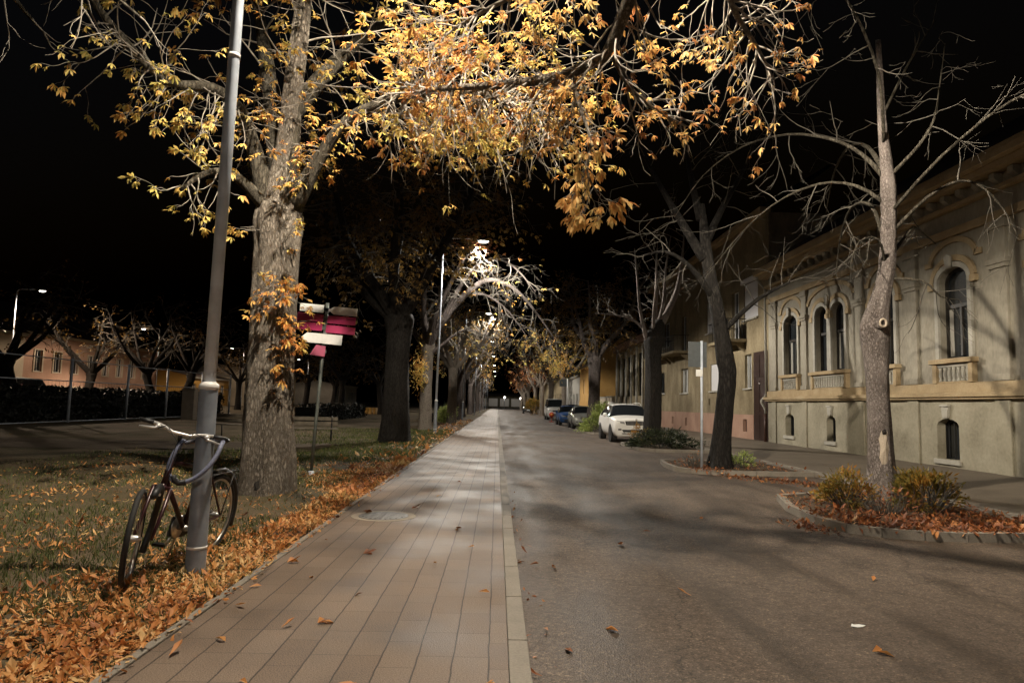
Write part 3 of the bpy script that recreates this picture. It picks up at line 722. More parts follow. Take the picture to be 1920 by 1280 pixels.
# left row, going away
g = random.Random(41)
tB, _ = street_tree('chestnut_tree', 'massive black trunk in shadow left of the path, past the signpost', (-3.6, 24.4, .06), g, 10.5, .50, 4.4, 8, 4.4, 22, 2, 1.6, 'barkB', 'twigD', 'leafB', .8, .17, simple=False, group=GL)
C0 = (-3.7, 35.86)
CL = [[(-3.7, 35.86, 4.5, .26), (-3.0, 35.5, 5.7, .20), (-1.9, 35.2, 7.0, .16), (-.8, 35.0, 7.85, .13), (.3, 35, 7.7, .10), (1.2, 35, 7.05, .08), (2.2, 35.2, 5.9, .05), (2.95, 35.4, 4.9, .02)],
      [(-3.75, 35.86, 4.5, .24), (-3.9, 35.8, 5.6, .18), (-4.0, 35.6, 6.8, .13), (-3.8, 35.3, 8.2, .09), (-3.5, 35, 9.6, .04)],
      [(-3.7, 35.8, 4.4, .22), (-3.3, 34.8, 5.8, .17), (-2.6, 33.8, 7.2, .13), (-2.0, 33.0, 8.2, .09), (-1.5, 32.6, 8.7, .05), (-1.0, 32.3, 8.75, .02)],
      [(-3.0, 35.5, 5.7, .14), (-2.1, 34.8, 7.4, .11), (-1.2, 34.3, 8.5, .09), (-.2, 34., 8.8, .07), (.8, 34, 8.3, .05), (1.8, 34.2, 7.2, .02)],
      [(-3.6, 36, 4.0, .14), (-2.8, 35.6, 4.6, .09), (-2.0, 35.2, 5.2, .06), (-1.2, 35, 5.2, .035), (-.5, 34.9, 4.8, .015)],
      [(-3.9, 36, 4.3, .16), (-5., 36.3, 6., .12), (-6, 36.5, 8, .07), (-6.6, 36.6, 9.5, .03)],
      [(-1.9, 35.2, 7.0, .08), (-.9, 35.4, 7.2, .06), (.2, 35.6, 6.6, .045), (1.1, 35.8, 5.6, .03), (1.7, 35.9, 4.7, .012)]]
tC, tipsC = street_tree('chestnut_tree', 'pale lit trunk with a ringed cut stub and bare arching boughs over the path', (-3.72, 35.86, .06), g, 9, .34, 4.4, 0, 0, 20, 2, 1.3, 'barkA', 'twigD', 'leafY', .05, .17, limbs=CL, limbbark='barkD', simple=False, group=GL, opt=Opt(droop=.3, sides=4, kids=3))
lm = MB()
for q, d, lv in tipsC:
    if (q-V(-1.35, 32.2, 8.9)).length < 1.15 and g.random() < .25: palmate(lm, None, q, d, .17, g)
for _ in range(110):
    p = V(-1.3, 32.5, 9.3)+V(g.gauss(0, .6), g.gauss(0, .35), g.gauss(0, .20)); palmate(lm, None, p, rv(g), .17, g)
lm.build('crown', M['leafP'], tC)
b = MB(); b.tube([(-3.72, 35.6, 2.62), (-3.70, 35.38, 2.68)], [.13, .125], 14); b.build('cut_stub', M['barkA'], tC, True)
b = MB(); b.tube([(-3.70+.10*math.cos(k*math.pi/8), 35.365, 2.68+.13*math.sin(k*math.pi/8)) for k in range(16)], .028, 6, closed=True); b.build('callus_ring', M['wound'], tC, True)
LT = [(-3.1, 47.4, 'knobbly pale trunk behind the low green hedge, bare crown'), (-3.3, 59, 'left row chestnut just past the third lamp post'), (-3.6, 71, 'left row chestnut midway between the third and fourth lamp posts'),
      (-3.5, 88, 'left row chestnut just past the fourth lamp post'), (-3.6, 103, 'left row chestnut in the dark before the fifth lamp post'), (-3.6, 122, 'left row chestnut midway between the fifth and sixth lamp posts'),
      (-3.6, 142, 'left row chestnut just past the sixth lamp post'), (-3.6, 170, 'last left row chestnut before the end of the avenue')]
for i, (x, y, lab) in enumerate(LT):
    bare = i < 1
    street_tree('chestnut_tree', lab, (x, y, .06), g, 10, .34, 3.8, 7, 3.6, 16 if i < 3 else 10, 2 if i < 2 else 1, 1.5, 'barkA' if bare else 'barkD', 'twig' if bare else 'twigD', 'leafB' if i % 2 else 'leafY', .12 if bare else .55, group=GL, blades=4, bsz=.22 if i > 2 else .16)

# right row
g = random.Random(57)
R1 = thing('street_tree', 'bare grey barked tree in front of the ornate facade, pale scar near its foot', 'tree', (5.95, 10.25, .09), group=GR_)
m = knotty([(5.86, 10.25, 0, .24), (5.86, 10.25, .35, .205), (5.86, 10.25, .9, .18), (5.84, 10.25, 1.8, .168), (5.83, 10.25, 2.3, .18), (5.82, 10.25, 2.75, .205), (5.86, 10.22, 3.1, .16), (5.94, 10.2, 3.45, .125), (6.0, 10.2, 3.8, .12), (6.04, 10.2, 4.4, .112), (6.05, 10.2, 5.0, .11), (6.03, 10.2, 5.4, .09), (5.98, 10.2, 6.2, .065), (5.95, 10.2, 7.5, .04)], 48, 8, 2.2, .13, .25)
tr1 = m.build('trunk', M['barkR'], R1, True)
b = MB(); L1 = [
    [(6.03, 10.2, 5.15, .075), (5.75, 10.4, 5.65, .055), (5.5, 10.9, 6.1, .048), (5.1, 11.7, 6.5, .04), (4.6, 12.6, 6.6, .03), (4.1, 13.5, 6.3, .02), (3.7, 14.2, 5.6, .009)],
    [(6.02, 10.2, 4.75, .06), (5.7, 10.5, 5.15, .045), (5.4, 11.2, 5.4, .036), (5.0, 12.2, 5.3, .028), (4.6, 13.2, 4.8, .018), (4.3, 13.9, 4.2, .008)],
    [(6.06, 10.2, 5.2, .06), (6.35, 9.9, 5.6, .045), (6.55, 9.8, 6.0, .034), (6.65, 9.8, 6.5, .02), (6.7, 9.7, 7.2, .01)],
    [(6.09, 10.2, 4.3, .055), (6.4, 9.8, 4.75, .042), (6.85, 9.7, 5.0, .032), (7.15, 9.6, 4.85, .026), (7.45, 9.6, 4.5, .02), (7.55, 9.5, 4.1, .008)],
    [(6.06, 10.2, 3.9, .05), (6.5, 10.4, 4.4, .038), (7.0, 11, 4.6, .028), (7.7, 11.6, 4.5, .014)],
    [(6.06, 10.2, 4.6, .05), (6.3, 9.3, 5.2, .04), (6.9, 8.7, 5.8, .03), (7.6, 8.2, 6.0, .02), (8.2, 7.9, 5.8, .01)],
    [(6.0, 10.2, 5.7, .05), (5.6, 9.6, 6.6, .04), (5.0, 9.2, 7.4, .03), (4.4, 9, 7.9, .012)],
    [(5.98, 10.2, 3.75, .04), (5.7, 9.9, 4.1, .03), (5.4, 9.9, 4.05, .022), (5.2, 9.8, 3.6, .012)],
    [(6.0, 10.2, 3.55, .045), (6.3, 9.8, 3.45, .03), (6.5, 9.7, 3.2, .02), (6.75, 9.65, 3.15, .01)],
    [(5.98, 10.2, 6.2, .04), (6.3, 10, 7, .03), (6.9, 10.2, 7.9, .012)]]
ln = [limb(b, [(x, y, z, r*.58) for x, y, z, r in L], 10) for L in L1]
tips = []
for L in ln[:3]+ln[5:7]: sprout(b, tips, L, 9, 1.0, .011, 2, g, Opt(kids=2, droop=.32, curl=2.3, wob=.25), .3, 1., V(-.25, 0, -.15))
for L in ln[3:5]+ln[7:]: sprout(b, tips, L, 6, .8, .012, 1, g, Opt(kids=2, droop=.25, curl=2.3), .35, 1., V(.1, 0, .1))
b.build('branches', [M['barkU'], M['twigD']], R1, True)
def onT(obj, x0, y0, z, a):
    return min((v.co for v in obj.data.vertices if abs(v.co.z-z) < .08), key=lambda q: abs(math.atan2(q.y-y0, q.x-x0)-a))
L_ = [(6.06, 10.3, 5.3, .06), (6.3, 11.2, 6.1, .05), (6.6, 12.4, 6.6, .04), (6.9, 13.6, 6.5, .028), (7.2, 14.6, 5.9, .012)]
b = MB(); tips = []; l5 = limb(b, [(x, y, z, r*.7) for x, y, z, r in L_], 8); l6 = limb(b, [(6.0, 10.3, 4.3, .036), (6.2, 11, 5.0, .03), (6.5, 12.2, 5.3, .024), (6.9, 13.4, 5.0, .017), (7.2, 14.2, 4.4, .008)], 8)
for L in (l5, l6): sprout(b, tips, L, 10, 1.0, .012, 2, g, Opt(kids=2, droop=.3, curl=2.3, wob=.25), .25, 1.)
b.build('branches', [M['barkU'], M['twigD']], R1, True)
q = onT(tr1, 5.9, 10.3, .75, -1.9); wound('pale_scar', R1, (q.x, q.y-.02, q.z+.16), .075, .30, M['wound'], 2)
q = onT(tr1, 5.9, 10.3, 1.02, -1.9); wound('knot_hole', R1, (q.x, q.y-.035, q.z+.14), .035, .04, M['hollow'], 1)
q = onT(tr1, 5.86, 10.25, 2.85, -1.9)
b = MB(); b.tube([(q.x, q.y+.08, q.z), (q.x-.01, q.y-.06, q.z+.01)], [.10, .08], 14); b.build('cut_stub', M['barkR'], R1, True)
b = MB(); b.tube([(q.x-.01+.05*math.cos(k*math.pi/8), q.y-.068, q.z+.01+.06*math.sin(k*math.pi/8)) for k in range(16)], .018, 6, closed=True); b.build('callus_ring', M['wound'], R1, True)
wound('stub_hollow', R1, (q.x-.01, q.y-.066, q.z+.01), .036, .046, M['hollow'], 1)

R1.location = (6.45, 11.25, .09); R1.scale = (1.08, 1.08, 1.06)
R2 = thing('street_tree', 'dark crooked trunk beside the sign pole, leaning away to the left higher up', 'tree', (5.5, 16.7, .09), group=GR_)
m = knotty([(5.46, 16.7, 0, .29), (5.48, 16.7, .4, .24), (5.54, 16.65, 1.2, .215), (5.62, 16.6, 2.3, .205), (5.57, 16.6, 2.7, .215), (5.43, 16.6, 3.6, .18), (5.24, 16.6, 4.6, .15), (5.08, 16.6, 5.6, .13), (4.98, 16.6, 6.6, .08)], 36, 7, 6.2, .15, .25)
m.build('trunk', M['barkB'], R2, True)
b = MB(); LL = [[(5.05, 16.6, 5.2, .13), (4.4, 16.8, 6.4, .09), (3.8, 17, 7.6, .05), (3.3, 17.2, 8.8, .02)], [(5., 16.6, 5.4, .12), (5.6, 16.9, 6.6, .08), (6.3, 17.2, 7.8, .05), (6.8, 17.4, 9, .02)], [(4.95, 16.6, 6.2, .10), (4.8, 17, 7.6, .07), (4.7, 17.4, 9.2, .03)],
     [(5.3, 16.6, 4.2, .09), (4.6, 16.2, 4.9, .06), (3.9, 15.9, 5.2, .04), (3.2, 15.7, 5.0, .015)], [(5.5, 16.6, 3.4, .07), (6.3, 16.4, 4.2, .05), (7.2, 16.3, 4.7, .02)]]
ln = [limb(b, L, 9) for L in LL]
tips = []
for L in ln: sprout(b, tips, L, 8, 1.1, .014, 2, g, Opt(kids=2, droop=.25, sides=4, n=4), .25, 1.)
b.build('branches', [M['barkB'], M['twigD']], R2, True)

R3 = thing('street_tree', 'lopped dark tree in front of the white estate car, with upright pale shoots', 'tree', (6.1, 26.9, .09), group=GR_)
m = knotty([(6.12, 26.9, 0, .42), (6.12, 26.9, .5, .36), (6.14, 26.9, 1.6, .33), (6.18, 26.9, 2.8, .31), (6.15, 26.9, 3.7, .33), (6.2, 26.9, 4.2, .40), (6.28, 26.9, 4.6, .30), (6.4, 26.9, 5.0, .16)], 36, 7, 4.4, .15, .22)
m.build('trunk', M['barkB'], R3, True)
b = MB(); LL = [[(6.0, 26.9, 3.7, .12), (5.75, 26.8, 4.6, .08), (5.55, 26.7, 5.4, .06), (5.45, 26.7, 6.5, .045), (5.3, 26.6, 7.8, .02)], [(6.15, 26.8, 4.2, .08), (6.1, 26.7, 5.2, .06), (6.2, 26.7, 6.4, .04), (6.2, 26.6, 7.8, .015)],
     [(6.3, 26.9, 4.5, .16), (6.7, 26.9, 5.3, .13), (7.1, 27, 6.2, .10), (7.3, 27, 7.4, .06), (7.4, 27, 8.6, .02)], [(6.25, 26.9, 4.6, .09), (6.5, 26.8, 5.6, .06), (6.6, 26.8, 7., .04), (6.8, 26.8, 8.4, .015)], [(6., 27, 4.4, .08), (5.4, 27.2, 5.0, .05), (4.6, 27.3, 5.2, .035), (3.9, 27.4, 5.25, .015)], [(6.2, 27, 4.6, .1), (6.4, 27.6, 6, .07), (6.5, 28, 8, .02)]]
ln = [limb(b, L, 9) for L in LL]
tips = []
for L in ln: sprout(b, tips, L, 10, .9, .012, 1, g, Opt(kids=2, droop=.02, curl=2, sides=4, n=4), .25, 1., V(0, 0, .3))
b.build('branches', [M['barkR'], M['twig']], R3, True)
RT = [(6.1, 43.2, 'stout forked trunk between the green bush and the silver car', .42, 'leafB', .5), (6.2, 62, 'pale slanting boughs of a tree beside the white van', .34, 'leafY', .35), (6.0, 78, 'right row tree just behind the white van, with a dark trunk', .34, 'leafY', .55),
      (6.2, 95, 'right row tree standing before the dark parked car, its trunk grey', .34, 'leafP', .6), (6.3, 112, 'right row tree level with the dark parked car', .34, 'leafP', .9), (6.2, 130, 'tree with glowing orange foliage behind the dark parked car', .34, 'leafP', 1.),
      (6.2, 150, 'pale leaning trunk under orange leaves far down on the right', .36, 'leafP', 1.), (6.2, 176, 'last right row tree near the lit shop front', .36, 'leafP', .8)]
for i, (x, y, lab, r, lf, lp) in enumerate(RT):
    az = [R(200), R(150), R(340), R(30), R(80), R(250)]
    street_tree('street_tree', lab, (x, y, .06), g, 10, r, 4.4 if i == 0 else 3.9, 6, 3.4, 16 if i < 3 else 10, 2 if i < 2 else 1, 1.5, 'barkD' if i == 0 else 'barkA', 'twigD', lf, lp, lean=(g.uniform(-.5, .2), 0), group=GR_, blades=5, bsz=.2 if i > 2 else .16, azs=az)

# park trees, black against the far lit houses
g = random.Random(71)
PT = [(-27.5, 40, .42, 'black park tree at the far left in front of the brick house'), (-36, 60.5, .42, 'grey trunk in the park right of the cream windows'), (-27.0, 55, .36, 'left of two dark leaning park trunks before the yellow gable'), (-26.0, 56.5, .36, 'right of two dark leaning park trunks before the yellow gable'),
      (-17, 55, .3, 'thin dark park trunk just left of the white topped signpost foot'), (-14, 62, .3, 'thin park trunk seen right of the signpost'), (-22, 92, .35, 'distant park trunk beside the yellow low wall'),
      (-19.5, 70, .32, 'dark bushy park tree seen between the big trunk and the signpost'), (-12.5, 74, .32, 'dark bushy park tree just left of the massive black trunk'), (-30, 80, .34, 'bushy park tree behind the pale cabinet')]
PTL = {0: [R(10), R(100), R(190), R(250), R(330), R(350)]}
for i, (x, y, r, lab) in enumerate(PT):
    street_tree('park_tree', lab, (x, y, .06), g, 9 if i < 4 else 8, r, 3.2, 6, 4.2, 10, 1, 1.6, 'barkB', 'twigD', 'leafB', .30 if i < 7 else 1., lean=((-.9, .5, -.9, .9, 0, 0, .3, .2, -.2, 0)[i], 0), group='dark trees in the park', blades=3, bsz=.22, azs=PTL.get(i))

# ------------------------------------------------------------------ shrubs
def shrub(label, c, dims, n, mat, size, g, stems=24, cat='shrub', name='shrub', group=None, sm='twigD', stem_r=.012):
    t = thing(name, label, cat, c, group=group)
    b = MB(); lm = MB(); dx, dy, dz = dims
    for _ in range(stems):
        a = g.uniform(0, 2*math.pi); rr = math.sqrt(g.random()); p = V(c[0]+dx*.35*rr*math.cos(a), c[1]+dy*.35*rr*math.sin(a), c[2]-.04)
        e = V(c[0]+dx*rr*math.cos(a), c[1]+dy*rr*math.sin(a), c[2]+dz*g.uniform(.6, 1.)*(1-.35*rr))
        b.tube([p, p.lerp(e, .5)+rv(g)*.06, e], [stem_r, stem_r*.7, stem_r*.3], 4, cap=False)
    cl = [(g.uniform(0, 2*math.pi), math.sqrt(g.random()), g.random(), g.uniform(.12, .3)) for _ in range(22)]
    for _ in range(n):
        a, rr, u, s = g.choice(cl); rad = 1-.5*u*u
        p = V(c[0]+dx*rr*rad*math.cos(a)+g.gauss(0, dx*s*.6), c[1]+dy*rr*rad*math.sin(a)+g.gauss(0, dy*s*.6), c[2]+dz*(.12+.85*u)*(1-.25*rr)+g.gauss(0, dz*s*.4))
        if p.z < c[2]+.02: p.z = c[2]+.02+g.random()*.1
        lm.blade(p, (p-V(*c)).normalized()+rv(g)*.9, rv(g), size*g.uniform(.6, 1.3), size*.5*g.uniform(.6, 1.3))
    b.build('stems', M[sm], t, True); lm.build('foliage', mat, t)
    return t
g = random.Random(83)
shrub('yellow green bush on the near kerbed island, in front of the scarred tree', (6.35, 10.1, .10), (.50, .42, .60), 2400, M['leafYS'], .055, g, 60)
shrub('low rusty orange bush on the near kerbed island, left of the scarred tree', (5.35, 10.35, .10), (.45, .45, .55), 1700, M['leafYS'], .05, g, 60)
shrub('wiry leafless bush at the left end of the near kerbed island', (5.55, 9.7, .10), (.5, .4, .40), 120, M['leafR'], .05, g, 60, sm='twigD', stem_r=.006)
shrub('small green tuft right of the crooked trunk', (6.0, 16.9, .10), (.45, .3, .42), 700, M['leafS'], .05, g, 30)
shrub('thin dry stems at the foot of the sign pole', (4.75, 16.4, .10), (.35, .4, .45), 60, M['leafR'], .05, g, 70, stem_r=.006)
shrub('spreading dark evergreen bush around the lopped tree', (6.0, 24.6, .08), (1.15, .8, .72), 3800, M['leafD'], .08, g, 40)
shrub('yellow tinged branch end of the evergreen bush by the white car', (5.3, 25.2, .08), (.45, .4, .85), 500, M['leafYS'], .06, g, 20)
shrub('bright green rounded bush between the white and the silver car', (5.75, 38.4, .05), (1.25, 1.1, 1.55), 4200, M['leafS'], .10, g, 60)
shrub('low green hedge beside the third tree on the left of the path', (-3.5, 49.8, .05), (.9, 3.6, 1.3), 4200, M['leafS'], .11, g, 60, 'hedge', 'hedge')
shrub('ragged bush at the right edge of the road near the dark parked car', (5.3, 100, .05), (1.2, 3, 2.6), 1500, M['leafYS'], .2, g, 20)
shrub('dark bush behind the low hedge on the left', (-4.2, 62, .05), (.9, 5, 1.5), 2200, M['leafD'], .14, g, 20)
# leaf tufts on the trunks of the left row
for (c, d, n, lab, mt) in (((-3.95, 34.6, 3.1), (.35, .3, .9), 500, 'yellow leaf spray hanging beside the pale ringed trunk', 'leafY'), ((4.2, 47, 4.2), (.8, .6, .9), 600, 'yellow leaf spray hanging over the road left of the stout forked trunk', 'leafY')):
    t = thing('leafy_branch', lab, 'branch', c); b = MB(); lm = MB()
    tx = 4.2-3.9 if c[0] < 0 else 6.1
    end = V(-3.7, 35.6, 3.6) if c[0] < 0 else V(6.0, 43.5, 4.6)
    b.tube([end, end.lerp(V(*c), .5)+V(0, 0, .3), V(*c)], [.03, .02, .01], 5)
    for _ in range(n):
        p = V(*c)+V(g.gauss(0, d[0]*.5), g.gauss(0, d[1]*.5), g.gauss(0, d[2]*.5)); lm.blade(p, rv(g)+V(0, 0, -.5), rv(g), .14*g.uniform(.6, 1.3), .06)
    b.build('bough', M['twigD'], t, True); lm.build('leaves', M[mt], t)

# ------------------------------------------------------------------ fallen leaves and grass (uncountable)
g = random.Random(97)
def fallen(name, mat, spots_, size=.13, z0=.0):
    lm = MB()
    for (x, y, z) in spots_:
        a = g.uniform(0, 2*math.pi); L = size*g.choice((.45, .6, .75, .9, 1.05, 1.3))*g.uniform(.85, 1.15)
        fl = g.random() < .86; d = V(math.cos(a), math.sin(a), g.uniform(-.12, .22) if fl else g.uniform(-.2, .45)); nr = (V(0, 0, 1)+rv(g)*(.28 if fl else .7)).normalized()
        lm.leaf(V(x, y, z+.008+abs(g.gauss(0, .010))), d, nr, L, L*g.uniform(.22, .55), g.uniform(-.9, 1.1), g.uniform(-.4, .8))
    return tag(lm.build(name, mat), kind='stuff')
S = []
while len(S) < 20000:
    u = g.random()
    if u < .62:
        x = -1.98-abs(g.gauss(0, .62)); y = 2.6+(g.random()**1.5)*15
    else: x = -1.98-abs(g.gauss(0, 2.6)); y = 2.6+(g.random()**1.25)*13
    if x < -9: continue
    nz = noise.noise(V(x*.55, y*.4, 7))+.35*noise.noise(V(x*1.7, y*1.7, 1))
    if x < -2.5 and nz < (-.05 if y < 4.6 else .10)+(.10 if x < -4 else 0) and g.random() < .93: continue
    if math.hypot(x+3.41, y-10.45) < .45 or math.hypot(x+2.43, y-5.78) < .1: continue
    S.append((x, y, lz(x, y)))
for _ in range(3600):
    y = 2.8+g.random()**1.3*14; x = -2.5-g.random()*6.5; S.append((x, y, lz(x, y)))
for _ in range(260): S.append((-1.93+abs(g.gauss(0, .04)), g.uniform(2.6, 16), ZP+.01))
o_ = fallen('fallen_leaves', M['leafG'], S, .064); o_['label'] = 'thick carpet of orange brown fallen leaves along the left edge of the brick path'; o_['category'] = 'leaves'
S = []
while len(S) < 1500:
    y = 14+g.random()**1.4*45; x = -1.98-abs(g.gauss(0, .8))
    S.append((x, y, lz(x, y)))
fallen('fallen_leaves', M['leafG'], S, .15)
def inpoly(x, y, P):
    c = False; n = len(P)
    for i in range(n):
        (xa, ya), (xb, yb) = P[i], P[i-1]
        if (ya > y) != (yb > y) and x < (xb-xa)*(y-ya)/(yb-ya)+xa: c = not c
    return c
S = []
while len(S) < 3400:
    x, y = g.uniform(4.2, 7.4), g.uniform(8.1, 12)
    if inpoly(x, y, ISL1) and (y < 9.4+g.gauss(0, .3) or g.random() < .25): S.append((x, y, .10))
for _ in range(200): S.append((4.15+g.gauss(0, .16), 8.95+g.gauss(0, .28), .0))
fallen('fallen_leaves', M['leafR'], S, .08)
S = []
for _ in range(900):
    u = g.random(); S.append((4.6+u*2.6+g.gauss(0, .12), 16.2-u*3.0+g.gauss(0, .35), .11 if u < .2 else .005))
for _ in range(500): S.append((g.uniform(4.4, 7.3), g.uniform(15.9, 18.7), .10))
for _ in range(46): S.append((.26+abs(g.gauss(0, .05)), 2.9+g.random()**2*14, .0))
fallen('fallen_leaves', M['leafR'], S, .075)
gm = MB()
n_ = 0
while n_ < 30000:
    y = 2.6+g.random()**1.6*17; x = -1.98-abs(g.gauss(0, 1))*(1.2+.22*y)
    if x < -9.8: continue
    nz = noise.noise(V(x*.5+5, y*.45, 2))+.4*noise.noise(V(x*2, y*2, 4))
    if nz < -.08 and g.random() < .9: continue
    if x > -2.3 and g.random() < .6: continue
    n_ += 1; h = g.uniform(.03, .085); a = g.uniform(0, 6.28); p = V(x, y, lz(x, y)-.005); s = V(math.cos(a), math.sin(a), 0)*.0035*(1+y*.08)
    tip = p+V(g.gauss(0, .35), g.gauss(0, .35), 1)*h
    gm.face((p-s, p+s, tip))
for _ in range(16000):
    y = g.uniform(16, 36); x = -2.2-abs(g.gauss(0, 3.2))
    if x < -9.8 or 18.4 < y < 22 and x < -5: continue
    h = g.uniform(.05, .11); a = g.uniform(0, 6.28); p = V(x, y, lz(x, y)-.005); s = V(math.cos(a), math.sin(a), 0)*.012
    gm.face((p-s, p+s, p+V(g.gauss(0, .4), g.gauss(0, .4), 1)*h))
tag(gm.build('grass', M['grass']), kind='stuff')
# single leaves lying on the path and on the road: each one a thing
spotsL = [(-.66, 3.35), (-.55, 3.25), (-.2, 3.42), (-1.05, 3.3), (-1.5, 3.45), (-.78, 3.55), (-1.3, 4.4), (-1.1, 4.5), (-1.62, 4.2), (-.1, 5.3), (-.95, 5.2), (-1.45, 5.6), (-.5, 6.2), (-.25, 6.9), (-1.2, 6.5), (-1.7, 7.1), (-.4, 7.9), (-.02, 3.6), (-1.75, 3.9), (-1.2, 3.55), (-1.75, 4.85), (-1.82, 5.3), (-1.78, 6.1), (-1.1, 9.3), (-.8, 10.6), (-1.55, 8.9), (-.6, 12.4),
          (.95, 3.7), (1.6, 5.6), (.85, 4.7), (1.35, 7.6), (2.4, 4.4), (1.9, 8.4), (.7, 3.3), (3.4, 6.2), (2.9, 9.6), (.5, 4.3), (.55, 6.5)]
for i, (x, y) in enumerate(spotsL):
    lm = MB(); a = g.uniform(0, 6.28); L = g.uniform(.07, .14); onp = x < .1
    for k in range(1 if g.random() < .6 else 3):
        aa = a+(k-1)*.6*(k > 0)
        lm.leaf(V(0, 0, .012), V(math.cos(aa), math.sin(aa), .15), (V(0, 0, 1)+rv(g)*.5).normalized(), L*(1-.2*k), L*.38, g.uniform(-.3, .6), g.uniform(.2, .8))
    o_ = lm.build('fallen_leaf', M['leafG' if g.random() < .6 else 'leafR'], loc=(x, y, ZP if onp else 0))
    tag(o_, 'single curled dead leaf lying on the brick path' if onp else 'single curled dead leaf lying on the grey road surface', 'leaf', 'scattered leaves on the brick path' if onp else 'scattered leaves on the road')
b = MB(); b.prism([(-.05, -.008), (-.01, -.022), (.035, -.012), (.06, .004), (.02, .014), (-.02, .010), (-.03, .02)], (1, 0, 0), (0, .95, .3), (0, 0, 1), (0, 0, .008), .004)
tag(b.build('paper_scrap', M['white'], loc=(2.58, 4.92, 0)), 'crumpled white scrap of paper lying on the road', 'litter')

# ------------------------------------------------------------------ bicycle leaning on the lamp post
BX, BY, BZ = -2.71, 5.24, .085
bike = thing('bicycle', 'dark maroon city bicycle with silver handlebar leaning against the lamp post', 'bicycle', (BX, BY, BZ), rot=(0, R(6.5), R(-6.0)))
bike.scale = (1.07, 1.06, 1.07)
# local frame: origin = front wheel contact, +Y to the rear, Z up
WR = .335
def wheel(parent, c, rz, steer_c=None):
    Mx = Matrix.Translation(c) @ Matrix.Rotation(rz, 4, 'Z')
    def P(a, r, x=0): return Mx @ V(x, r*math.cos(a), r*math.sin(a))
    b = MB(); b.tube([P(2*math.pi*k/40, WR-.017) for k in range(40)], .0195, 8, closed=True)
    b2 = MB(); b2.tube([P(2*math.pi*k/40, WR-.042) for k in range(40)], .0125, 6, closed=True)
    b3 = MB()
    for k in range(28):
        a = 2*math.pi*k/28; sd = .03 if k % 2 else -.03; b3.tube([P(a+.5*(1 if k % 4 < 2 else -1), .022, sd), P(a, WR-.05)], .0013, 3, cap=False)
    b4 = MB(); b4.tube([P(0, 0, -.055), P(0, 0, -.03), P(0, 0, .03), P(0, 0, .055)], [.01, .022, .022, .01], 10)
    w_ = b.build('wheel', M['rubber'], parent, True, world=False)
    b2.build('rim', M['alu'], w_, True, world=False); b3.build('spokes', M['alu'], w_, world=False); b4.build('hub', M['chrome'], w_, True, world=False)
    return w_
ST = R(25)
fc = V(0, 0, WR); rc = V(0, 1.08, WR)
ht_b, ht_t = V(0, .26, .70), V(0, .315, .86)      # head tube
bb = V(0, .63, .30); stt = V(0, .80, .80)
ax_ = (ht_t-ht_b).normalized()
wheel(bike, fc, ST); wheel(bike, rc, 0)
b = MB()
b.tube([ht_b-ax_*.02, ht_t+ax_*.02], .021, 10)
b.tube([ht_t-ax_*.02, stt-V(0, .012, .05)], .0155, 10); b.tube([ht_b+ax_*.02, bb], .019, 10); b.tube([stt, bb], .0165, 10)
for sx in (-.052, .052):
    b.tube([stt-V(0, .01, .07), V(sx, .86, .66), rc+V(sx*1.15, 0, 0)], .009, 8); b.tube([bb, V(sx, .76, .305), rc+V(sx*1.15, 0, 0)], .010, 8)
b.build('frame', M['maroon'], bike, True, world=False)
b = MB(); SR = Matrix.Translation(ht_b) @ Matrix.Rotation(ST, 4, ax_) @ Matrix.Translation(-ht_b)
def F(p): return SR @ V(*p)
b.tube([F(ht_b-ax_*.02), F(ht_b-ax_*.075)], .022, 10)
for sx in (-.058, .058): b.tube([F(ht_b-ax_*.06), F((sx, .235, .66)), F((sx, .13, .45)), F((sx, .02, .34))], [.016, .015, .013, .010], 8)
b.tube([F((-.058, .235, .66)), F((.058, .235, .66))], .015, 8)
fk = b.build('fork', M['maroon'], bike, True, world=False)
b = MB(); b.tube([F((0, .40*math.cos(R(a))*.93+.0, WR+.37*math.sin(R(a)))) for a in range(-30, 116, 12)], .024, 8); b.build('front_mudguard', M['black'], bike, True, world=False)
b = MB(); b.tube([V(0, 1.08+.37*math.cos(R(a)), WR+.37*math.sin(R(a))) for a in range(-25, 175, 12)], .024, 8); b.build('rear_mudguard', M['black'], bike, True, world=False)
b = MB(); sb_ = F(ht_t+ax_*.14)
b.tube([F(ht_t), sb_], .014, 8); b.tube([sb_, F(ht_t+ax_*.19+V(0, -.05, 0))], .015, 8); b.build('stem', M['black'], bike, True, world=False)
hc = ht_t+ax_*.20+V(0, -.05, 0)
HB = [(-.31, .13, .02), (-.20, .11, .022), (-.13, .04, .02), (-.06, 0, .0), (.06, 0, .0), (.13, .04, .02), (.20, .11, .022), (.31, .13, .02)]
b = MB(); b.tube([F(hc+V(*p)) for p in HB], .0125, 10); hb = b.build('handlebar', M['chrome'], bike, True, world=False)
for sx in (-1, 1):
    b = MB(); b.tube([F(hc+V(sx*.215, .113, .022)), F(hc+V(sx*.32, .132, .02))], .0165, 10); b.build('grip', M['black'], hb, True, world=False)
    b = MB(); b.tube([F(hc+V(sx*.16, .065, .012)), F(hc+V(sx*.19, .045, -.005)), F(hc+V(sx*.30, .06, -.02))], [.014, .011, .0075], 8)
    b.tube([F(hc+V(sx*.175, .085, .018)), F(hc+V(sx*.175, .05, .0))], .02, 8); b.build('brake_lever', M['chrome'], hb, True, world=False)
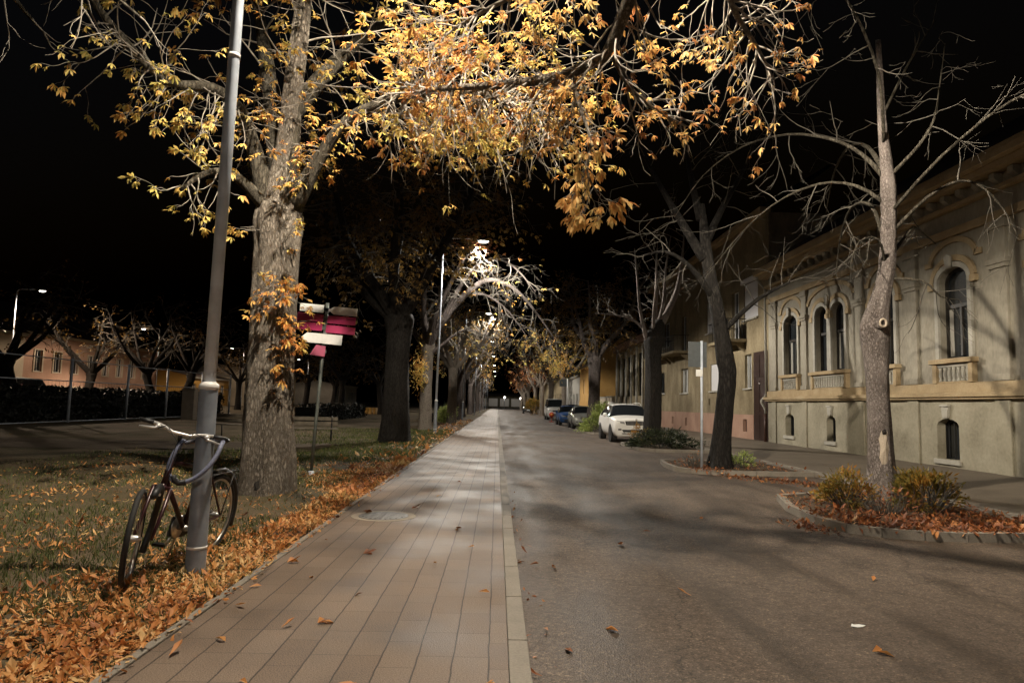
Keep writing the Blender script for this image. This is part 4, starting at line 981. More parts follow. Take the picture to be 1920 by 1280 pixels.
b = MB(); b.tube([F(hc+V(-.17, .05, 0)), F(hc+V(-.1, -.07, .05)), F(hc+V(0, -.09, -.05)), F(ht_b+V(0, -.06, .05))], .0035, 5, cap=False); b.tube([F(hc+V(.17, .05, 0)), F(hc+V(.09, -.07, .04)), F(hc+V(.02, -.06, -.08)), F(ht_b+V(.02, 0, 0))], .0035, 5, cap=False); b.build('brake_cable', M['black'], bike, True, world=False)
b = MB(); b.tube([stt-V(0, 0, .02), V(0, .845, .93)], .0135, 8); b.build('seat_post', M['chrome'], bike, True, world=False)
b = MB(); k = 0
sec = [(-.17, .022, .0), (-.10, .028, .012), (-.02, .045, .018), (.05, .085, .02), (.10, .10, .02), (.125, .07, .012)]
for yy, hw, zz in sec:
    for a in range(10):
        w_ = 2*math.pi*a/10; b.v.append((hw*math.cos(w_), .86+yy, .955+zz+.028*math.sin(w_)))
for i in range(len(sec)-1):
    for a in range(10): b.f.append((i*10+a, i*10+(a+1) % 10, (i+1)*10+(a+1) % 10, (i+1)*10+a)); b.mi.append(0)
b.f.append(tuple(range(9, -1, -1))); b.f.append(tuple(50+i for i in range(10))); b.mi += [0, 0]
b.build('saddle', M['black'], bike, True, world=False)
b = MB(); b.tube([bb-V(.05, 0, 0), bb+V(.05, 0, 0)], .022, 10); b.lathe([(.085, -.004), (.09, 0), (.085, .004)], 28, M4=Matrix.Translation(bb+V(-.045, 0, 0)) @ Matrix.Rotation(R(90), 4, 'Y'))
b.tube([bb+V(-.055, 0, 0), bb+V(-.065, -.10, -.13)], .010, 6); b.tube([bb+V(.055, 0, 0), bb+V(.065, .10, .13)], .010, 6); cr = b.build('crank', M['alu'], bike, True, world=False)
for p in (bb+V(-.11, -.10, -.13), bb+V(.11, .10, .13)):
    b = MB(); b.box(p.x-.045, p.x+.045, p.y-.03, p.y+.03, p.z-.01, p.z+.01); b.build('pedal', M['black'], cr, bevel=.004, world=False)
b = MB(); b.prism([(-.10, -.06), (-.06, .085), (.10, .075), (.50, .045), (.52, -.03), (.10, -.10)], (0, 1, 0), (0, 0, 1), (1, 0, 0), bb+V(-.07, 0, 0), .016); b.build('chain_guard', M['black'], bike, bevel=.004, world=False)
b = MB()
for sx in (-.06, .06): b.tube([V(sx, .84, .69), V(sx, 1.28, .70)], .006, 6); b.tube([V(sx, 1.22, .70), rc+V(sx*1.1, .0, 0)], .005, 6)
for yy in (.9, 1.02, 1.14, 1.26): b.tube([V(-.06, yy, .695), V(.06, yy, .695)], .005, 6)
b.build('luggage_rack', M['black'], bike, True, world=False)
b = MB(); b.tube([bb+V(-.02, .05, -.01), V(-.10, .72, .19), V(-.16, .77, .03)], .008, 6); b.build('kickstand', M['alu'], bike, True, world=False)
b = MB(); b.box(-.03, .03, .185, .20, .60, .645); b.build('head_lamp', M['headlamp'], bike, bevel=.008, world=False)
# sleeved cable lock: from the handlebar round the post
t = MB(); pts = [(-2.52, 5.60, 1.14), (-2.56, 5.55, 1.04), (-2.585, 5.53, .94), (-2.57, 5.53, .86), (-2.50, 5.54, .82), (-2.41, 5.56, .84), (-2.32, 5.60, .92), (-2.27, 5.66, 1.02), (-2.26, 5.72, 1.10), (-2.30, 5.85, 1.14), (-2.42, 5.90, 1.14), (-2.53, 5.84, 1.13), (-2.54, 5.72, 1.12)]
t.tube([p[:3] for p in smoothline([(*p, 0) for p in pts], 4)], .0185, 10, closed=True)
lk = t.build('bicycle_lock', M['lockblue'], smooth=True); tag(lk, 'thick blue grey sleeved lock hanging in a loop round the lamp post', 'bicycle lock')
b = MB(); b.tube([(-2.545, 5.53, .875), (-2.535, 5.535, .835), (-2.50, 5.54, .815), (-2.45, 5.552, .822)], .024, 10); b.build('lock_body', M['black'], lk, True)

# ------------------------------------------------------------------ finger post with blank boards
SP = thing('signpost', 'leaning finger post carrying white, red and pink direction boards', 'signpost', (-3.48, 13.14, .06), rot=(0, R(2.7), 0))
b = MB(); b.tube([(0, 0, -.05), (0, 0, 3.30)], .032, 14); b.build('post', M['darkgreen'], SP, True, world=False)
b = MB(); b.lathe([(.06, 0), (.06, .05), (.05, .09), (.034, .10)], 16); b.build('foot', M['steel'], SP, True, world=False)
def board(poly, z, m, lab, yy=-.05, rz=0., th=.018):
    b = MB(); b.prism(poly, (1, 0, 0), (0, 0, 1), (0, -1, 0), (0, yy, 0), th)
    o = b.build('arrow_board', M[m], SP, bevel=.004, world=False); o.location = (0, 0, z); o.rotation_euler = (0, R(1.2), rz); o['label'] = lab
    k = MB(); k.box(-.045, .045, -.05, .05, -.03, .03); k.build('bracket', M['darkgreen'], o, world=False)
    return o
def rect(x0, x1, h=.075): return [(x0, -h), (x1, -h), (x1, h), (x0, h)]
def arrowl(x0, x1, h=.075): return [(x0, 0), (x0+.10, -h), (x1, -h), (x1, h), (x0+.10, h)]
board(rect(-.50, -.045), 3.17, 'white', 'white board, top left, half in leaf shade')
board(arrowl(.05, .60), 3.16, 'white', 'white pointed board, top right')
board(rect(-.53, -.04), 2.99, 'signred', 'upper dark red board on the left', rz=R(3)); board(rect(.05, .60), 2.98, 'signred', 'upper red board on the right', rz=R(-4))
board(rect(-.56, -.04), 2.82, 'signred', 'lower red board on the left', rz=R(-3)); board(rect(.03, .58), 2.80, 'signred', 'lower red board on the right', rz=R(3))
board(arrowl(-.42, .36, .095), 2.60, 'white', 'long white arrow board pointing left')
board([(-.35, -.10), (0, -.10), (0, .10), (-.22, .10)], 2.36, 'signpink', 'small pink board turned sideways below the others', rz=R(55))

# ------------------------------------------------------------------ road sign seen from the back, and far sign pole
t = thing('road_sign', 'slim metal pole with a dark sign seen from behind and a small white plate', 'road sign', (4.79, 15.95, .10))
b = MB(); b.tube([(4.79, 15.95, .05), (4.79, 15.95, 3.1)], .03, 12); b.build('pole', M['steel'], t, True)
b = MB(); b.box(4.48, 4.92, 15.985, 15.995, 2.48, 3.08); b.build('sign_panel', M['signgrey'], t, bevel=.003)
b = MB(); b.box(4.64, 4.80, 15.905, 15.915, 2.26, 2.42); b.build('small_plate', M['white'], t, bevel=.003)
t = thing('road_sign', 'thin pale sign pole standing behind the blue car', 'road sign', (6.2, 62, 0))
b = MB(); b.tube([(6.2, 60.5, 0), (6.2, 60.5, 3.9)], .06, 8); b.build('pole', M['white'], t, True)
b = MB(); b.box(5.5, 6.15, 60.53, 60.56, 3.2, 3.85); b.build('sign_panel', M['signgrey'], t)

# ------------------------------------------------------------------ park furniture
t = thing('fence', 'tall wire fence on grey posts in front of the dark hedge', 'fence', (-21.3, 40, .05))
ys = [24.2, 29.3, 34.6, 39.9, 44.6, 49.8, 55]
for y in ys:
    b = MB(); b.tube([(-21.3, y, 0), (-21.3, y, 3.25)], .07, 8); b.build('post', M['steel'], t, True)
for z in (2.1, 3.15, .12):
    b = MB(); b.tube([(-21.3, ys[0], z), (-21.3, ys[-1], z)], .025, 6); b.build('rail', M['steel'], t, True)
b = MB()
for k in range(110): y = ys[0]+(ys[-1]-ys[0])*k/110; b.box(-21.303, -21.297, y, y+.006, .1, 2.1)
for z in (.5, .9, 1.3, 1.7): b.box(-21.303, -21.297, ys[0], ys[-1], z, z+.006)
b.build('wire_mesh', M['iron'], t)
g = random.Random(111)
def hedge(label, x0, x1, y0, y1, h, n, size=.16, m='leafK'):
    t = thing('hedge', label, 'hedge', ((x0+x1)/2, (y0+y1)/2, .05)); b = MB()
    for k in range(int((y1-y0)/1.2)):
        y = y0+k*1.2+g.uniform(0, .6); b.tube([((x0+x1)/2, y, 0), ((x0+x1)/2+g.uniform(-.2, .2), y+g.uniform(-.2, .2), h*.8)], [.05, .015], 5)
    b.build('stems', M['barkB'], t); lm = MB(); b = MB(); b.box(x0+.12, x1-.12, y0+.1, y1-.1, 0, h*.9); b.build('dark_filler_core', M['leafK'], t)  # added dark box that stops the lit street showing through the leaf gaps
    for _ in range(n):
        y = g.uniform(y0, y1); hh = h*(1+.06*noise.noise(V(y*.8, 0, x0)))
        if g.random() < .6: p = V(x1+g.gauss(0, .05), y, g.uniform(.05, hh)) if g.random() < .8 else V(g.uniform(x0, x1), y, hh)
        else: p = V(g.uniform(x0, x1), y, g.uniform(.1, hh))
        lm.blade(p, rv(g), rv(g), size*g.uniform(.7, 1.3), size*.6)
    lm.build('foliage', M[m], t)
hedge('long clipped dark hedge behind the wire fence', -23.2, -22.2, 22, 56, 1.72, 16000, .2)
hedge('dark clipped hedge beyond the park benches', -13, -11.5, 44, 60, 1.1, 4000, .2)
t = thing('utility_cabinet', 'pale upright concrete cabinet at the right end of the dark hedge', 'cabinet', (-18.9, 42.6, .05))
b = MB(); b.box(-19.27, -18.53, 42.3, 42.9, -.02, 1.88); b.build('body', M['concrete'], t, bevel=.02)
b = MB(); b.box(-19.31, -18.49, 42.26, 42.94, 1.883, 1.96); b.build('cap', M['concrete'], t, bevel=.01)
b = MB(); b.box(-19.15, -18.65, 42.285, 42.297, .2, 1.7); b.build('door', M['concrete'], t, bevel=.004)
def bench(label, loc, rz):
    t = thing('park_bench', label, 'bench', loc, rz, group='park benches')
    b = MB()
    for k in range(3): b.box(-.9, .9, -.22+k*.15, -.10+k*.15, .42, .455)
    b.build('seat', M['wood'], t, bevel=.006, world=False)
    b = MB()
    for k in range(2): b.box(-.9, .9, .26+k*.03, .29+k*.03, .55+k*.16, .67+k*.16)
    b.build('backrest', M['wood'], t, bevel=.006, world=False)
    for x in (-.7, .7):
        b = MB(); b.tube([(x, -.2, 0), (x, -.18, .41)], .025, 8); b.build('leg', M['iron'], t, True, world=False)
        b = MB(); b.tube([(x, .2, 0), (x, .22, .42), (x, .33, .88)], .025, 8); b.build('leg', M['iron'], t, True, world=False)
bench('dark slatted park bench just right of the big pale trunk', (-6.35, 23.6, .07), R(12))
bench('slatted park bench on the lawn left of the big pale trunk', (-9.6, 25.5, .07), R(165))
t = thing('planter_wall', 'low curved yellow planter wall across the park', 'planter', (-14.9, 78, .05))
b = MB(); N = 16
for k in range(N):
    a0, a1 = R(200+140*k/N), R(200+140*(k+1)/N); c = (-14.9, 78); r0, r1 = 3.2, 2.9
    q = [V(c[0]+r*math.cos(a), c[1]+r*math.sin(a), 0) for r, a in ((r0, a0), (r0, a1), (r1, a1), (r1, a0))]
    kk = len(b.v); b.v.extend((p.x, p.y, 0) for p in q); b.v.extend((p.x, p.y, .75) for p in q)
    for f in ((4, 5, 6, 7), (0, 1, 5, 4), (1, 2, 6, 5), (2, 3, 7, 6), (3, 0, 4, 7)): b.f.append(tuple(kk+i for i in f)); b.mi.append(0)
b.build('wall', M['yellow'], t, True)
t = thing('litter_bin', 'small dark litter bin beside the low green hedge', 'litter bin', (-4.3, 44.5, .05))
b = MB(); b.lathe([(.2, .25), (.22, .8), (.2, .8)], 16, c=(-4.3, 44.5, 0)); b.build('bucket', M['iron'], t, True)
b = MB(); b.tube([(-4.3, 44.72, 0), (-4.3, 44.72, 1.05)], .025, 8); b.build('post', M['steel'], t, True)

# ------------------------------------------------------------------ buildings
def arch(yc, w, z0, zs, rise, n=8):
    P = [(yc-w/2, z0), (yc+w/2, z0), (yc+w/2, zs)]
    for k in range(1, n):
        a = k/n*math.pi; P.append((yc+w/2*math.cos(a), zs+rise*math.sin(a)))
    P.append((yc-w/2, zs)); return P
def rct(y0, y1, z0, z1): return [(y0, z0), (y1, z0), (y1, z1), (y0, z1)]
def facade(mb, X, s, outer, holes, depth, mi=0):
    loops = [[Vector((y, z, 0)) for y, z in L] for L in [outer]+holes]
    flat = [p for L in loops for p in L]
    k = len(mb.v); mb.v.extend((X, p.x, p.y) for p in flat)
    for t in tessellate_polygon(loops): mb.f.append(tuple(k+i for i in t)); mb.mi.append(mi)
    for H in holes:
        n = len(H)
        for i in range(n):
            (ya, za), (yb, zb) = H[i], H[(i+1) % n]
            mb.face(((X, ya, za), (X, yb, zb), (X-s*depth, yb, zb), (X-s*depth, ya, za)), mi)
def strip(mb, X0, X1, path, o0, o1, closed=False):
    """band of (y, z) path between outward offsets o0 and o1, from X0 to X1"""
    n = len(path); a, c = [], []
    for i in range(n):
        p = path[i]; q0 = path[i-1] if (i or closed) else p; q1 = path[(i+1) % n] if (i < n-1 or closed) else p
        t = Vector((q1[0]-q0[0], q1[1]-q0[1])).normalized(); nn = Vector((t.y, -t.x))
        a.append((p[0]+nn.x*o0, p[1]+nn.y*o0)); c.append((p[0]+nn.x*o1, p[1]+nn.y*o1))
    for i in range(n if closed else n-1):
        j = (i+1) % n; q = [a[i], a[j], c[j], c[i]]
        k = len(mb.v); mb.v.extend((X0, y, z) for y, z in q); mb.v.extend((X1, y, z) for y, z in q)
        for f in ((0, 1, 2, 3), (4, 5, 6, 7), (0, 1, 5, 4), (1, 2, 6, 5), (2, 3, 7, 6), (3, 0, 4, 7)): mb.f.append(tuple(k+v for v in f)); mb.mi.append(0)
def window(par, X, s, hole, fm='winframe', pm='pane', depth=.2, fr=.07, mull=True, trans=None, curtain=False, bars=0):
    ys = [p[0] for p in hole]; zs = [p[1] for p in hole]; y0, y1, z0, z1 = min(ys), max(ys), min(zs), max(zs)
    b = MB(); xf = X-s*depth; strip(b, xf+s*.002, xf+s*.062, hole, 0.0, -fr, True)
    if mull: b.box(min(xf, xf+s*.055), max(xf, xf+s*.055), (y0+y1)/2-.04, (y0+y1)/2+.04, z0+fr, (trans or z1)-.02)
    if trans: b.box(min(xf, xf+s*.07), max(xf, xf+s*.07), y0+.01, y1-.01, trans-.05, trans+.05)
    for k in range(bars): yy = y0+(y1-y0)*(k+1)/(bars+1); b.box(min(xf+s*.10, xf+s*.118), max(xf+s*.10, xf+s*.118), yy-.01, yy+.01, z0, z1-.02)
    f = b.build('window', M[fm], par)
    p = MB(); p.face([(xf-s*.004, y, z) for y, z in hole]); p.build('pane', M[pm], f)
    if curtain:
        c = MB()
        for (a, d) in ((y0+fr, y0+(y1-y0)*.30), (y1-(y1-y0)*.2, y1-fr)):
            N = 10
            for k in range(N):
                u0, u1 = a+(d-a)*k/N, a+(d-a)*(k+1)/N; xa, xb = xf+s*(.004+.012*(k % 2)), xf+s*(.004+.012*((k+1) % 2))
                c.face(((xa, u0, z0+fr), (xb, u1, z0+fr), (xb, u1, (trans or z1)-.06), (xa, u0, (trans or z1)-.06)))
        c.build('curtain', M['greywall'], f)
    return f
XF = 12.2
B1 = thing('ornate_house', 'grey and ochre ornate house with tall arched windows over a stone plinth, on the right', 'house', (XF, 20, .12))
UP = [(28.07, 1.28, 1), (25.38, .98, 0), (24.12, .98, 0), (21.2, 1.15, 1), (17.9, 1.2, 1), (14.4, 1.2, 1), (11.0, 1.2, 1), (7.6, 1.2, 1)]
holes = [arch(c, w, 3.02, 5.12, .36) for c, w, _ in UP]
b = MB(); facade(b, XF, -1, rct(4, 30.48, 1.98, 7.6), holes, .26)
b.face(((XF, 30.48, 0), (XF+9, 30.48, 0), (XF+9, 30.48, 7.6), (XF, 30.48, 7.6))); b.face(((XF, 4, 0), (XF+9, 4, 0), (XF+9, 4, 7.6), (XF, 4, 7.6))); b.face(((XF+9, 4, 0), (XF+9, 30.48, 0), (XF+9, 30.48, 7.6), (XF+9, 4, 7.6)))
b.build('wall', M['facade'], B1)
LOW = [(28.22, .85, .50, 1.20, .18), (24.7, .66, .45, 1.20, .16), (21.2, .7, .42, 1.2, .16), (18.25, .9, .32, 1.22, .18), (14.4, .85, .35, 1.2, .18), (11, .85, .35, 1.2, .18)]
lh = [arch(c, w, a, d, e, 6) for c, w, a, d, e in LOW]
b = MB(); facade(b, XF-.06, -1, rct(4, 30.46, .0, 1.975), lh, .32); b.build('plinth', M['facadelow'], B1)
for (c, w, a, d, e) in LOW: b = MB(); b.box(XF-.13, XF-.063, c-w/2-.08, c+w/2+.08, a-.13, a-.003); b.build('basement_sill', M['stucco'], B1, bevel=.008)
for H, L in zip(lh, LOW):
    window(B1, XF-.06, -1, H, 'iron', 'pane', .3, .04, False, bars=3)
    c, w, a, d, e = L
    b = MB(); b.prism([(-.10, 0), (.10, 0), (.15, .30), (-.15, .30)], (0, 1, 0), (0, 0, 1), (-1, 0, 0), (XF-.063, c, d+e+.02), .08); b.prism([(-.17, .30), (.17, .30), (.17, .36), (-.17, .36)], (0, 1, 0), (0, 0, 1), (-1, 0, 0), (XF-.063, c, d+e+.022), .11)
    b.build('keystone', M['stucco'], B1, bevel=.012)
for i, (H, U) in enumerate(zip(holes, UP)): window(B1, XF, -1, H, 'winframe', 'pane', .22, .075, True, 4.45, curtain=(i in (0, 2, 4, 5)))
b = MB()                                            # ochre ledge and band
b.box(XF-.26, XF-.002, 4, 30.62, 1.98, 2.10); b.box(XF-.20, XF-.004, 4, 30.56, 1.92, 1.977); b.box(XF-.10, XF-.003, 4, 30.5, 2.103, 2.36)
led = b.build('ledge', M['ochre'], B1, bevel=.012)
for k in range(int(26.4/.62)):
    y = 4.3+k*.62; b = MB(); b.prism([(0, 0), (.22, .17), (.22, .31), (0, .31)], (-1, 0, 0), (0, 0, 1), (0, 1, 0), (XF-.003, y-.09, 7.12), .18); b.build('cornice_bracket', M['facade'], B1, bevel=.01)
b = MB(); b.box(XF-.20, XF-.002, 3.9, 30.55, 7.0, 7.115); b.box(XF-.42, XF-.001, 3.9, 30.62, 7.435, 7.6); b.box(XF-.62, XF+.2, 3.8, 30.72, 7.603, 7.78); b.box(XF-.54, XF+.2, 3.8, 30.66, 7.783, 7.92)
b.box(XF-.10, XF-.003, 4, 30.49, 6.30, 6.52)
b.build('cornice', M['ochre'], B1, bevel=.012)
b = MB(); b.face(((XF-.5, 3.8, 7.93), (XF-.5, 30.6, 7.93), (XF+4.5, 30.6, 11.2), (XF+4.5, 3.8, 11.2))); b.face(((XF+9.5, 3.8, 7.9), (XF+9.5, 30.6, 7.9), (XF+4.5, 30.6, 11.2), (XF+4.5, 3.8, 11.2))); b.face(((XF-.5, 30.6, 7.93), (XF+9.5, 30.6, 7.9), (XF+4.5, 30.6, 11.2)))
b.build('roof', M['roof'], B1)
for (y, w) in ((29.72, .42), (26.78, .42), (22.62, .5), (19.7, .5), (16.15, .5), (12.7, .5), (9.3, .5)):
    b = MB(); b.box(XF-.085, XF-.003, y-w/2, y+w/2, 2.363, 6.297); b.box(XF-.13, XF-.004, y-w/2-.05, y+w/2+.05, 2.365, 2.52); b.box(XF-.13, XF-.004, y-w/2-.05, y+w/2+.05, 5.10, 5.20); b.box(XF-.16, XF-.0045, y-w/2-.08, y+w/2+.08, 5.203, 5.32); b.box(XF-.13, XF-.004, y-w/2-.05, y+w/2+.05, 6.08, 6.296)
    b.build('pilaster', M['facade'], B1, bevel=.01)
    b = MB(); b.box(XF-.115, XF-.063, y-w/2, y+w/2, .02, 1.915); b.build('plinth_pier', M['facadelow'], B1, bevel=.01)
for (c, w, single) in UP:
    P = arch(c, w, 3.02, 5.12, .36, 10); path = P[1:]+[P[0]]
    b = MB(); strip(b, XF-.002, XF-.075, path, 0.0, .14); b.build('window_surround', M['stucco'], B1)
    top = [(c+(w/2+.16)*math.cos(a*math.pi/12), 5.12+(.36+.16)*math.sin(a*math.pi/12)) for a in range(13)]
    b = MB(); strip(b, XF-.003, XF-.078, top, 0.0, .16)
    e = w/2+.36
    b.box(XF-.11, XF-.0035, c-e, c-w/2-.15, 4.95, 5.12); b.box(XF-.11, XF-.0035, c+w/2+.15, c+e, 4.95, 5.12)
    b.build('hood_arch', M['ochre'], B1)
    if single or c == 25.38:
        cc, ww = (c, w) if single else (24.75, 2.3)
        b = MB()                                            # ornament above the arch: shallow gable band with a drop
        pa = [(cc+ww*.72*math.cos(R(q)), 5.62+.52*math.sin(R(q))) for q in range(0, 181, 12)]; strip(b, XF-.004, XF-.055, [(cc+ww*.95, 5.62)]+pa+[(cc-ww*.95, 5.62)], 0, .15); b.build('pediment', M['ochre'], B1)
        b = MB(); b.prism([(-.09, -.2), (.09, -.2), (.13, .12), (0, .2), (-.13, .12)], (0, 1, 0), (0, 0, 1), (-1, 0, 0), (XF-.104, cc, 5.63), .08); b.build('ornament', M['stucco'], B1, bevel=.02)
        b = MB(); hw = ww/2+.2
        b.box(XF-.22, XF-.003, cc-hw-.06, cc+hw+.06, 2.88, 3.005); b.box(XF-.15, XF-.105, cc-hw, cc-hw+.16, 2.362, 2.878); b.box(XF-.15, XF-.105, cc+hw-.16, cc+hw, 2.362, 2.878); b.box(XF-.105, XF-.003, cc-hw, cc+hw, 2.362, 2.40); b.box(XF-.105, XF-.003, cc-hw, cc-hw+.16, 2.401, 2.877); b.box(XF-.105, XF-.003, cc+hw-.16, cc+hw, 2.401, 2.877)
        b.build('window_sill', M['ochre'], B1, bevel=.008)
        nb = int((ww+.06)/.17); b = MB()
        for k in range(nb):
            y = cc-hw+.16+(2*hw-.32)*(k+.5)/nb
            b.lathe([(.045, 0), (.045, .04), (.025, .06), (.05, .16), (.028, .30), (.045, .33), (.045, .37)], 8, c=(XF-.07, y, 2.405))
        b.box(XF-.11, XF-.02, cc-hw+.162, cc+hw-.162, 2.78, 2.876)
        b.build('balustrade', M['stucco'], B1, True)
b = MB(); b.lathe([(.06, 3.05), (.055, 4.9), (.085, 4.95), (.085, 5.1)], 12, c=(XF-.02, 24.75, 0)); b.build('colonnette', M['stucco'], B1, True)
b = MB(); b.tube([(XF-.48, 30.56, 7.45), (XF-.12, 30.56, 7.0), (XF-.10, 30.56, 2.2)], .055, 10); b.tube([(XF-.10, 30.56, 2.2), (XF-.32, 30.56, 1.95), (XF-.32, 30.56, 1.85), (XF-.15, 30.56, 1.55), (XF-.15, 30.56, 1.35)], .055, 10); b.build('drainpipe', M['stucco'], B1, True)
b = MB(); b.tube([(XF-.15, 30.56, 1.35), (XF-.15, 30.56, .1)], .075, 10); b.build('drainpipe_boot', M['rust'], B1, True)

B2 = thing('apartment_house', 'tan two storey house with white roller shutters, balconies and a pink plinth', 'house', (XF, 42, .12))
X2 = XF+.05
H2 = [rct(30.72, 32.42, .1, 4.25), rct(32.72, 33.62, 2.57, 4.22), rct(37.45, 39.1, 2.54, 4.05), rct(43.7, 45.4, 2.52, 4.1), rct(49.9, 51.5, 2.55, 4.1), rct(31.85, 33.7, 5.95, 7.75), rct(34.4, 35.4, 5.05, 7.6), rct(38.2, 39.8, 5.9, 7.7), rct(44.2, 45.2, 5.3, 7.6), rct(48.5, 50.1, 5.9, 7.7)]
V2 = [rct(33.3, 33.85, .45, 1.05), rct(43.9, 44.35, .42, .92), rct(47.3, 47.75, .45, .95), rct(51.0, 51.4, .45, .95)]
b = MB(); facade(b, X2, -1, rct(30.5, 54, 1.29, 10.6), [h for h in H2[1:]]+[rct(39.2, 39.45, 1.75, 2.1), rct(50.9, 51.15, 1.75, 2.1)], .22)
b2 = MB()
b.face(((X2, 30.5, 0), (X2+9, 30.5, 0), (X2+9, 30.5, 10.6), (X2, 30.5, 10.6))); b.face(((X2, 54, 0), (X2+9, 54, 0), (X2+9, 54, 10.6), (X2, 54, 10.6)))
b.build('wall', M['tan'], B2)
b = MB(); facade(b, X2-.03, -1, rct(32.42, 54, 0, 1.287), V2, .2); b.build('plinth', M['pink'], B2)
for h in V2:
    b = MB(); b.face([(X2+.12, y, z) for y, z in h]); 
    b.build('cellar_vent', M['rust'], B2)
b = MB()
for h in (rct(39.2, 39.45, 1.75, 2.1), rct(50.9, 51.15, 1.75, 2.1)): b.face([(X2+.1, y, z) for y, z in h])
b.build('wall_vent', M['iron'], B2)
# the gateway is a leaf pair proud of the wall behind a deep frame
b = MB(); b.box(X2-.02, X2-.003, 30.72, 32.42, .02, 4.25)
for k in range(2):
    for z0, z1 in ((.25, 1.3), (1.45, 2.9), (3.05, 4.1)): b.box(X2-.045, X2-.021, 30.82+k*.83, 31.5+k*.83, z0, z1)
gt = b.build('gate', M['brown'], B2, bevel=.01)
b = MB(); b.lathe([(.03, 0), (.035, .03), (.01, .05)], 10, M4=Matrix.Translation((X2-.045, 31.58, 2.75)) @ Matrix.Rotation(R(-90), 4, 'Y')); b.build('handle', M['chrome'], gt, True)
for i, h in enumerate(H2[1:]):
    yy = [p[0] for p in h]; zz = [p[1] for p in h]
    if i in (1, 3, 4, 6):
        f = window(B2, X2, -1, h, 'whiteframe', 'pane', .2, .07, False); s_ = MB(); n = 22
        for k in range(n):
            z0 = min(zz)+.02+(max(zz)-min(zz)-.04)*k/n; z1 = z0+(max(zz)-min(zz)-.04)/n-.006; s_.box(X2+.05, X2+.075, min(yy)+.03, max(yy)-.03, z0, z1)
        s_.box(X2+.078, X2+.085, min(yy)+.03, max(yy)-.03, min(zz)+.02, max(zz)-.02)
        if i == 3: s_ = None
        if s_: s_.build('roller_shutter', M['shutter'], f)
        if i == 4: s2 = MB(); s2.box(X2-.16, X2-.002, min(yy)-.05, max(yy)+.05, max(zz)-.02, max(zz)+.2); s2.build('shutter_box', M['shutter'], B2, bevel=.01)
    else: window(B2, X2, -1, h, 'whiteframe', 'pane', .2, .08, True, curtain=(i in (0, 2)))
    b = MB(); b.box(X2-.1, X2-.003, min(yy)-.08, max(yy)+.08, min(zz)-.08, min(zz)-.004); b.build('window_sill', M['stucco'], B2, bevel=.006)
def balcony(y0, y1, z, dx=1.0, panel=None):
    b = MB(); b.box(X2-dx, X2-.002, y0, y1, z-.16, z); bl = b.build('balcony', M['tan'], B2, bevel=.01)
    b = MB(); b.box(X2-dx+.03, X2-dx+.07, y0+.03, y1-.03, z+.98, z+1.02)
    n = int((y1-y0)/.12)
    for k in range(n+1): y = y0+.04+(y1-y0-.08)*k/n; b.box(X2-dx+.04, X2-dx+.055, y-.008, y+.008, z+.002, z+.98)
    for yy in (y0+.04, y1-.04):
        b.box(X2-dx+.072, X2-.02, yy-.02, yy+.02, z+.98, z+1.02)
        for k in range(7): x = X2-dx+.12+k*.13; b.box(x-.008, x+.008, yy-.008, yy+.008, z+.002, z+.978)
    b.build('railing', M['iron'], bl)
    if panel: b = MB(); b.box(X2-dx+.08, X2-dx+.09, *panel, z+.08, z+.95); b.build('screen', M['iron'], bl)
    for yy in (y0+.25, y1-.45):
        b = MB(); b.prism([(0, 0), (dx*.6, 0), (0, -.45)], (-1, 0, 0), (0, 0, 1), (0, 1, 0), (X2-.003, yy, z-.163), .18); b.build('console', M['tan'], bl)
balcony(33.3, 36.4, 5.0, 1.0, (33.35, 34.4)); balcony(43.4, 47.6, 5.2, 1.05); balcony(48.0, 52.4, 5.2, 1.05, (48.1, 49))
b = MB(); b.box(X2-.4, X2+.1, 30.5, 54, 10.6, 10.85); b.build('eaves', M['ochre'], B2)
b = MB(); b.face(((X2-.4, 30.5, 10.86), (X2-.4, 54, 10.86), (X2+4.5, 54, 14), (X2+4.5, 30.5, 14))); b.build('roof', M['roof'], B2)

B3 = thing('terraced_house', 'dim house with tall narrow dark windows between pale strips past the tan house', 'house', (XF, 62, .12))
H3 = [rct(55.2+2.5*k, 56.5+2.5*k, 2.5, 6.2) for k in range(6)]
b = MB(); facade(b, XF, -1, rct(54.05, 70.5, 0, 7.6), H3, .25); b.face(((XF, 70.5, 0), (XF+8, 70.5, 0), (XF+8, 70.5, 7.6), (XF, 70.5, 7.6))); b.build('wall', M['tan'], B3)
for h in H3: window(B3, XF, -1, h, 'winframe', 'pane', .2, .08, True, 5.0)
for k in range(7): b = MB(); b.box(XF-.12, XF-.003, 54.5+2.5*k-.2, 54.5+2.5*k+.2, 1.2, 6.8); b.build('pilaster', M['stucco'], B3)
b = MB(); b.box(XF-.3, XF+.1, 54.05, 70.5, 7.0, 7.62); b.build('cornice', M['pink'], B3)
b = MB(); b.face(((XF-.3, 54.05, 7.63), (XF-.3, 70.5, 7.63), (XF+4, 70.5, 10.5), (XF+4, 54.05, 10.5))); b.build('roof', M['roof'], B3)
t = thing('garden_wall', 'pale yellow garden wall behind the green bush', 'wall', (XF-.3, 79, .12))
b = MB(); b.box(XF-.3, XF, 70.6, 88.6, 0, 2.5); b.build('wall', M['creamwall'], t); b = MB(); b.box(XF-.38, XF+.08, 70.6, 88.7, 2.503, 2.62)
b.build('coping', M['stucco'], t)
